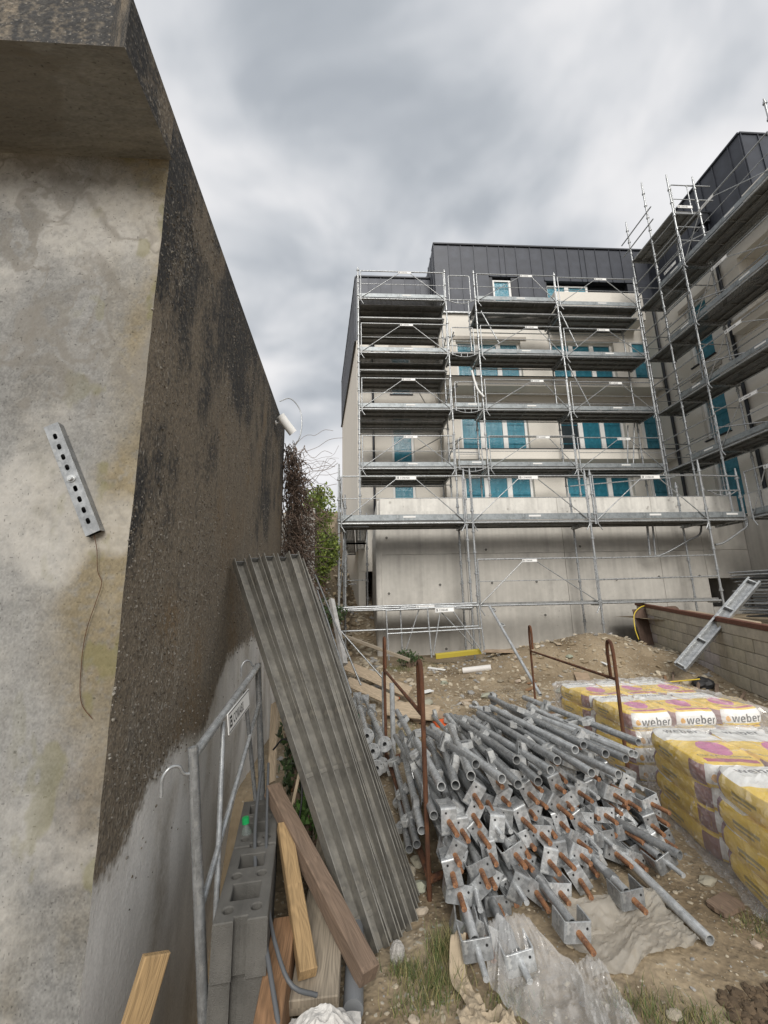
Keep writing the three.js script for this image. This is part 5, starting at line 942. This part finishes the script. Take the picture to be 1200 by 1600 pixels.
crumple('plastic_sheet', 1, 1, 30, 50, (a, b) => { const x = 0.95 + a * 0.17 - b * 0.03, z = -1.93 + b * 0.34; return onGround(x, z, 0.09 * ridge(a * 1.6 + 18, b + 5, 3.4) * (1 - 1.8 * a * a) - 0.015); }, clearM, 'narrow crumpled white plastic strip beside the clear film', 'plastic sheet');
crumple('burlap_scrap', 1, 1, 40, 30, (a, b) => { const edge = 1 + 0.3 * (fbm(Math.atan2(b, a) * 1.9 + 4, 9, 3) - 0.5), x = 0.475 + a * 0.22 * edge, z = -1.87 + b * 0.2 * edge; return onGround(x, z, 0.06 * ridge(a + 31, b + 2, 3.5) - 0.015); }, mat([0.50, 0.41, 0.29], { map: rep(T.mottle, 0.2), roughness: 0.95, side: THREE.DoubleSide }), 'beige crumpled paper sack scrap on the dirt', 'paper sack');
crumple('paper_strip', 1, 1, 8, 40, (a, b) => { const x = 0.43 + a * 0.07 + 0.02 * Math.sin(b * 7), z = -2.06 + b * 0.30; return onGround(x, z, 0.03 * ridge(a + 41, b * 2 + 2, 3) + 0.11 * sstep(-0.2, -0.5, b) - 0.005); }, mat([0.50, 0.41, 0.29], { map: rep(T.mottle, 0.2), roughness: 0.95, side: THREE.DoubleSide }), 'beige paper strip running down from the lowest fork head', 'paper strip');
function lump(name, x, y, z, sx, sy, sz, m, label, cat, k = 9) { const g = new THREE.IcosahedronGeometry(1, 5), p = g.attributes.position; for (let i = 0; i < p.count; i++) { const X = p.getX(i), Y = p.getY(i), Z = p.getZ(i); const r = 0.62 + 0.55 * ridge(X * 0.6 + Z * 0.3 + x, Y * 0.6 + Z * 0.5 + z, 1.7, 4) ; p.setXYZ(i, X * sx * r, Y * sy * r, Z * sz * r); } g.computeVertexNormals(); const o = solo(name, mergeVertices(g), m, label, cat); o.position.set(x, y, z); return o; }
const cloth = mat([0.66, 0.63, 0.58], { map: rep(T.mottle, 0.3), roughness: 0.95, bumpMap: rep(T.grain, 0.1), bumpScale: 0.003 });
crumple('cloth_sack', 1, 1, 70, 60, (a, b) => { const r = Math.min(1, 2 * Math.hypot(a, b)), e = 1 + 0.35 * (fbm(Math.atan2(b, a) * 2.2 + 4, 2, 3) - 0.5); return [-0.135 + a * 0.27 * e, 0.10 + 0.085 * (1 - r * r * r) * (0.35 + 0.75 * ridge(a * 0.9 + 3, b * 0.9 + 1, 3.0, 4)), -1.80 + b * 0.22 * e]; }, mat([0.72, 0.70, 0.66], { map: rep(T.mottle, 0.3), roughness: 0.95, side: THREE.DoubleSide }), 'crumpled off white sack on the end of the grey plank', 'sack');
lump('paper_wad', 0.165, ground(0.165, -2.28) + 0.035, -2.28, 0.034, 0.042, 0.034, cloth, 'small crumpled white paper wad beside the channel feet', 'paper');
lump('cloth_sack', -0.10, 0.34, -3.0, 0.08, 0.10, 0.07, cloth, 'off white sack tucked behind the dark beam', 'sack');
lump('plastic_bag', 3.55, ground(3.55, -6.95) + 0.03, -6.95, 0.3, 0.05, 0.18, mat([0.6, 0.6, 0.58], { roughness: 0.4 }), 'grey white plastic bag flattened on the mound foot', 'plastic bag');
lump('cloth_sack', 4.75, ground(4.75, -5.35) + 0.06, -5.35, 0.28, 0.08, 0.16, cloth, 'dirty white sack on the offcut heap behind the bags', 'sack');
{ const m = solo('plastic_ribbon', curveGeo([V(4.12, 12.0, -12.2), V(4.0, 9.0, -12.24)].map((p, i) => i ? V(3.93, 8.25, -12.24) : V(3.78, 8.92, -12.24)).concat([V(4.12, 7.98, -12.24)]), 0.035, 20, 6), M.white, 'white plastic ribbon tied to the scaffold guard', 'ribbon'); m.scale.z = 1; }

// ------------------------------------------------------------------ stones
function stoneGeo(k) { const g = mergeVertices(new THREE.IcosahedronGeometry(1, 1).deleteAttribute('uv').deleteAttribute('normal')), p = g.attributes.position; for (let i = 0; i < p.count; i++) { const r = 0.65 + 0.75 * n3(p.getX(i) * 1.6 + k * 9, p.getY(i) * 1.6, p.getZ(i) * 1.6 + k); p.setXYZ(i, p.getX(i) * r * 1.15, p.getY(i) * r * 0.7, p.getZ(i) * r); } g.computeVertexNormals(); return g; }
const stones = [0, 1, 2, 3].map(stoneGeo), chunks = stones.map(g => { const h = g.toNonIndexed(); h.computeVertexNormals(); return h; });
const stoneM = new THREE.MeshStandardMaterial({ color: 0xffffff, roughness: 0.97 });
const dummy = new THREE.Object3D();
function scatter(name, geo, n, fn, m, label) {
  const im = new THREE.InstancedMesh(geo, m, n); let c = 0; for (let i = 0; i < n; i++) { const r = fn(i); if (!r) continue; const [x, z, s, col, dy = 0] = r; dummy.position.set(x, ground(x, z) + dy + s * 0.12, z); dummy.rotation.set(rr(-0.5, 0.5), rr(0, 6.28), rr(-0.5, 0.5)); dummy.scale.set(s * rr(0.7, 1.2), s * rr(0.5, 0.9), s * rr(0.7, 1.2)); dummy.updateMatrix(); im.setMatrixAt(c, dummy.matrix); im.setColorAt(c, col); c++; }
  im.count = c; im.name = numbered(name); im.castShadow = im.receiveShadow = true; tag(im, label, 'gravel', null, 'stuff'); scene.add(im);
}
const stoneCol = () => { const t = rnd(), k = rr(0.6, 1.0); return t < 0.6 ? C3(0.46 * k, 0.40 * k, 0.30 * k) : t < 0.85 ? C3(0.30 * k, 0.235 * k, 0.15 * k) : C3(0.36 * k, 0.35 * k, 0.33 * k); };
stones.forEach((g, q) => {
  scatter('gravel', chunks[q], 2600, () => { const x = rr(-1.0, 3.2), z = -1.6 - Math.pow(rnd(), 1.3) * 5.5; const s = 0.0025 + 0.009 * Math.pow(rnd(), 5); return [x, z, s * (0.9 - z * 0.12), stoneCol()]; }, stoneM, ['fine pale gravel strewn over the near dirt', 'small pale pebbles strewn over the near dirt', 'small brown pebbles strewn over the near dirt', 'tiny stone chips strewn over the near dirt'][q]);
  scatter('rubble', chunks[q], 1700, () => { const x = rr(-0.9, 6.5), z = rr(-9.6, -4.8); const s = 0.008 + 0.045 * Math.pow(rnd(), 6); return [x, z, s, stoneCol()]; }, stoneM, ['pale limestone rubble over the ground before retaining wall', 'broken stone rubble over the open ground', 'chipped rubble over the mound and open ground', 'scattered rubble crumbs before the retaining wall'][q]);
});
scatter('bank_rubble', stones[1], 2600, () => { const x = rr(-3.0, 0.45), z = rr(-20, -7.0); const s = 0.02 + 0.10 * Math.pow(rnd(), 3); const c = stoneCol(); return [x, z, s, c]; }, stoneM, 'rubble covering the bank beside the retaining wall');
scatter('clods', chunks[2], 3000, () => { const x = rr(1.15, 1.9), z = rr(-2.0, -1.5); if (x + z * 0.3 < 0.85) return null; const s = 0.005 + 0.016 * Math.pow(rnd(), 2); const k = rr(0.7, 1.2); return [x, z, s, C3(0.10 * k, 0.07 * k, 0.042 * k)]; }, stoneM, 'dark earth clods heaped before the front bags');
// single larger stones
for (const [x, z, s] of [[1.95, -2.62, 0.055], [1.83, -2.2, 0.03], [1.2, -1.9, 0.035], [0.30, -2.55, 0.06], [0.33, -2.75, 0.07], [0.27, -2.9, 0.08], [0.36, -3.0, 0.06], [0.30, -3.15, 0.07], [0.25, -2.68, 0.05], [0.20, -1.98, 0.028], [2.0, -6.9, 0.12], [2.8, -6.2, 0.10], [1.5, -7.8, 0.09], [3.2, -6.9, 0.11], [0.9, -8.0, 0.1], [1.6, -6.6, 0.08], [3.9, -7.9, 0.1], [2.7, -7.4, 0.07], [4.6, -7.8, 0.09], [1.0, -6.6, 0.12], [0.6, -7.6, 0.11], [3.0, -8.2, 0.10]]) {
  const m = solo('rubble_stone', chunks[Math.floor(rnd() * 4)], mat([0.44 * rr(0.8, 1.1), 0.385, 0.30], { map: rep(T.mottle, 0.3), roughness: 0.97 }), 'pale limestone lump lying on the dirt', 'stone', 'limestone lumps on the dirt'); m.scale.set(s * 0.75, s * 0.55, s * 0.65); put(m, x, ground(x, z) + s * 0.2, z, rr(-0.3, 0.3), rr(0, 6), rr(-0.3, 0.3));
}
// ------------------------------------------------------------------ plants
const bladeGeo = (() => { const g = new THREE.PlaneGeometry(0.005, 1, 1, 4), p = g.attributes.position; for (let i = 0; i < p.count; i++) { const t = p.getY(i) + 0.5; p.setXYZ(i, p.getX(i) * (1 - t * 0.85), t - 0.1 * t * t, 0.42 * t * t); } g.computeVertexNormals(); return g; })();
function grass(n, list, label, col) {
  const im = new THREE.InstancedMesh(bladeGeo, new THREE.MeshPhysicalMaterial({ color: 0xffffff, roughness: 0.8, side: THREE.DoubleSide }), n); let c = 0;
  for (let i = 0; i < n; i++) { const [cx, cz, r, h] = list[i % list.length], a = rr(0, 6.28), q = r * Math.sqrt(rnd()) * (0.4 + 0.9 * rnd()), x = cx + Math.cos(a) * q, z = cz + Math.sin(a) * q * 0.7; dummy.position.set(x, ground(x, z) - 0.004, z); dummy.rotation.set(rr(-0.35, 0.35), rr(0, 6.28), rr(-0.35, 0.35)); const s = h * rr(0.3, 0.95); dummy.scale.set(rr(0.4, 0.9), s, s); dummy.updateMatrix(); im.setMatrixAt(c, dummy.matrix); const k = rr(0.6, 1.3); im.setColorAt(c, rnd() < 0.5 ? C3(0.24 * k, 0.21 * k, 0.09 * k) : C3(0.085 * k, 0.125 * k, 0.034 * k)); c++; }
  im.count = c; im.name = numbered('grass'); tag(im, label, 'grass', null, 'stuff'); scene.add(im);
}
grass(2600, [[0.33, -2.14, 0.13, 0.12], [0.26, -2.05, 0.16, 0.09], [0.38, -2.28, 0.1, 0.16], [0.58, -2.0, 0.16, 0.06], [1.12, -1.93, 0.16, 0.08], [1.28, -1.86, 0.13, 0.07], [1.95, -2.3, 0.15, 0.05], [2.05, -2.15, 0.12, 0.05], [0.2, -2.2, 0.1, 0.08]], 'thin grass tufts growing through the near dirt');
grass(2200, [[0.62, -5.6, 0.5, 0.06], [0.45, -5.0, 0.35, 0.06], [0.8, -6.2, 0.4, 0.05], [1.4, -9.2, 0.5, 0.08], [0.8, -8.9, 0.4, 0.12]], 'short sparse grass on dirt behind the rack');
// leaf quads gathered into one mesh
function leaves(n, fn, size) {
  const pos = [], col = [], idx = []; const q = new THREE.Quaternion(), e = new THREE.Euler();
  for (let i = 0; i < n; i++) {
    const r = fn(i); if (!r) continue; const [x, y, z, c] = r, s = size * rr(0.6, 1.4); e.set(rr(-1.2, 1.2), rr(0, 6.28), rr(-1.2, 1.2)); q.setFromEuler(e); const b = pos.length / 3;
    for (const [u, v, w] of [[0, 0, 0], [-0.32, 0.45, 0.05], [0, 0.5, -0.06], [0.32, 0.45, 0.05], [0, 1, 0.08]]) { const p = V(u * s, v * s, w * s).applyQuaternion(q); pos.push(x + p.x, y + p.y, z + p.z); const k = 1; col.push(c[0] * k, c[1] * k, c[2] * k); }
    idx.push(b, b + 2, b + 1, b, b + 3, b + 2, b + 1, b + 2, b + 4, b + 2, b + 3, b + 4);
  }
  const g = new THREE.BufferGeometry(); g.setAttribute('position', new THREE.Float32BufferAttribute(pos, 3)); g.setAttribute('color', new THREE.Float32BufferAttribute(col, 3)); g.setIndex(idx); g.computeVertexNormals(); return g;
}
const leafM = new THREE.MeshPhysicalMaterial({ color: 0xffffff, vertexColors: true, roughness: 0.7, side: THREE.DoubleSide, transmission: 0.25, thickness: 0 });
function bush(x, y, z, rx, ry, rz, n, size, cols, label, name = 'green_bush') {
  const o = thing(name, label, 'bush', [x, y, z]);
  const clumps = Array.from({ length: 16 }, () => { const a = rr(0, 6.28), q = Math.sqrt(rnd()); return [Math.cos(a) * q * rx * 0.8, rr(0.15, 0.95) * ry, Math.sin(a) * q * rz * 0.8, rr(0.25, 0.5)]; });
  add('crown', leaves(n, () => { const c = clumps[Math.floor(rnd() * 16)]; const d = V(rr(-1, 1), rr(-1, 1), rr(-1, 1)); if (d.length() > 1) return null; const t = cols[Math.floor(rnd() * cols.length)], k = rr(0.7, 1.3); return [c[0] + d.x * c[3] * rx, c[1] + d.y * c[3] * ry * 0.6, c[2] + d.z * c[3] * rz, t.map(v => v * k)]; }, size), leafM, o);
  const st = []; for (const c of clumps) st.push(new THREE.TubeGeometry(new THREE.CatmullRomCurve3([V(c[0] * 0.15, -0.3, c[2] * 0.15), V(c[0] * 0.5, c[1] * 0.5, c[2] * 0.5), V(c[0], c[1], c[2])]), 6, 0.012 + 0.01 * ry * 0.3, 5)); add('stems', merge(st), M.woodDark, o);
}
const lime = [[0.15, 0.20, 0.03], [0.21, 0.27, 0.04], [0.09, 0.13, 0.02]], deep = [[0.045, 0.085, 0.02], [0.06, 0.10, 0.03], [0.03, 0.06, 0.015]];
bush(-0.82, 2.0, -9.6, 0.42, 2.0, 0.6, 9000, 0.07, lime, 'bright yellow green bush on the bank beyond the wall');
bush(-1.5, 2.4, -12.5, 0.7, 1.9, 0.8, 5000, 0.09, deep, 'darker green bush behind the lower scaffold corner');
bush(-2.6, 2.4, -15, 1.6, 2.4, 1.4, 6000, 0.13, deep, 'broad dark green bush high on the bank');
bush(-0.6, 1.0, -8.6, 0.4, 0.6, 0.5, 1800, 0.06, deep, 'low dark weeds at the bank foot');
bush(-0.42, 0.08, -3.45, 0.2, 0.62, 0.3, 1000, 0.07, deep, 'green weeds growing between wall and leaning channels', 'weed');
bush(-0.33, 0.1, -3.0, 0.12, 0.32, 0.18, 220, 0.08, [[0.06, 0.13, 0.02], [0.08, 0.15, 0.03]], 'broad leaved weed beside the leaning channels', 'weed');
bush(1.05, 0.28, -9.1, 0.35, 0.25, 0.2, 900, 0.05, deep, 'green weeds under the loose guard frames', 'weed');
// dry climber hanging over the end of the wall
{
  const o = thing('dry_climber', 'leafless brown climber hanging over the far end of the wall', 'climber', [-1.0, 2.0, -6.3]); const gs = [], gf = [];
  for (let i = 0; i < 760; i++) {
    const y0 = rr(-0.6, 2.0), out = 0.05 + 0.30 * sstep(2.1, 1.0, y0) * rnd(), x0 = rr(-0.12, 0.05), z0 = rr(-0.45, 0.2); const P = [V(x0, y0, z0)]; let p = V(x0, y0, z0); const dx = rr(-0.02, 1) * out;
    for (let k = 0; k < 5; k++) { p = p.clone().add(V(dx * 0.35 + rr(-0.06, 0.06), rr(-0.16, 0.10), rr(-0.08, 0.08))); P.push(p); } (i % 3 ? gs : gf).push(new THREE.TubeGeometry(new THREE.CatmullRomCurve3(P), 8, rr(0.003, 0.008), 4));
  }
  for (let i = 0; i < 22; i++) { const y0 = rr(0.9, 2.05); let p = V(0.05, y0, rr(-0.3, 0.1)); const P = [p]; const up = rr(-0.2, 0.3); for (let k = 0; k < 5; k++) { p = p.clone().add(V(rr(0.06, 0.17), up * 0.4 + rr(-0.1, 0.09), rr(-0.1, 0.1))); P.push(p); } gf.push(new THREE.TubeGeometry(new THREE.CatmullRomCurve3(P), 12, rr(0.002, 0.004), 4)); }
  add('stems', merge(gs), mat([0.085, 0.062, 0.048], { roughness: 0.95 }), o); add('twigs', merge(gf), mat([0.20, 0.145, 0.11], { roughness: 0.95 }), o);
  add('dead_leaves', leaves(4200, () => { const y = rr(-1.2, 1.6), w = 0.32 * sstep(1.9, 0.6, y) + 0.05; const x = rr(-0.15, w), z = rr(-0.5, 0.25), k = rr(0.5, 1.3); return [x, y, z, [0.11 * k, 0.07 * k, 0.045 * k]]; }, 0.035), leafM, o);
}
// concrete fence post and panel beyond the wall
{ const o = thing('fence_panel', 'weathered concrete fence panel with post beyond the wall end', 'fence', [-0.98, 0.8, -7.7]); add('post', at(cbox(0.12, 2.5, 0.12, 0.01), 0.12, 1.25, 0), M.conc, o); for (let i = 0; i < 5; i++) add('panel', at(cbox(0.9, 0.46, 0.05, 0.006), -0.4, 0.25 + i * 0.48, 0), M.conc, o); }
// loose bars by the telescopic props
timber('white_pipe', V(-0.42, 1.62, -6.6), V(-0.20, 0.75, -6.0), 0.07, 0.07, mat([0.55, 0.54, 0.52], { map: rep(T.mottle, 0.4), roughness: 0.7 }), 'white wrapped pipe standing behind the leaning channels', 0, 'pipe');
for (const [a, b, lb] of [[V(-0.66, 2.0, -6.4), V(0.02, 0.55, -5.6), 'thin steel bar slanting behind the leaning channels'], [V(-0.60, 1.75, -6.2), V(-0.1, 0.5, -5.4), 'second thin steel bar slanting behind the leaning channels'], [V(-0.30, 1.15, -6.8), V(0.35, 0.45, -6.6), 'dark thin bar leaning near white wrapped pipe']]) bar('steel_bar', a, b, 0.013, M.galvD, scene, 7).userData = { label: lb, category: 'steel bar' };
scene.traverse(o => { if (o.isMesh) { o.castShadow = true; o.receiveShadow = true; } });
renderer.render(scene, camera);
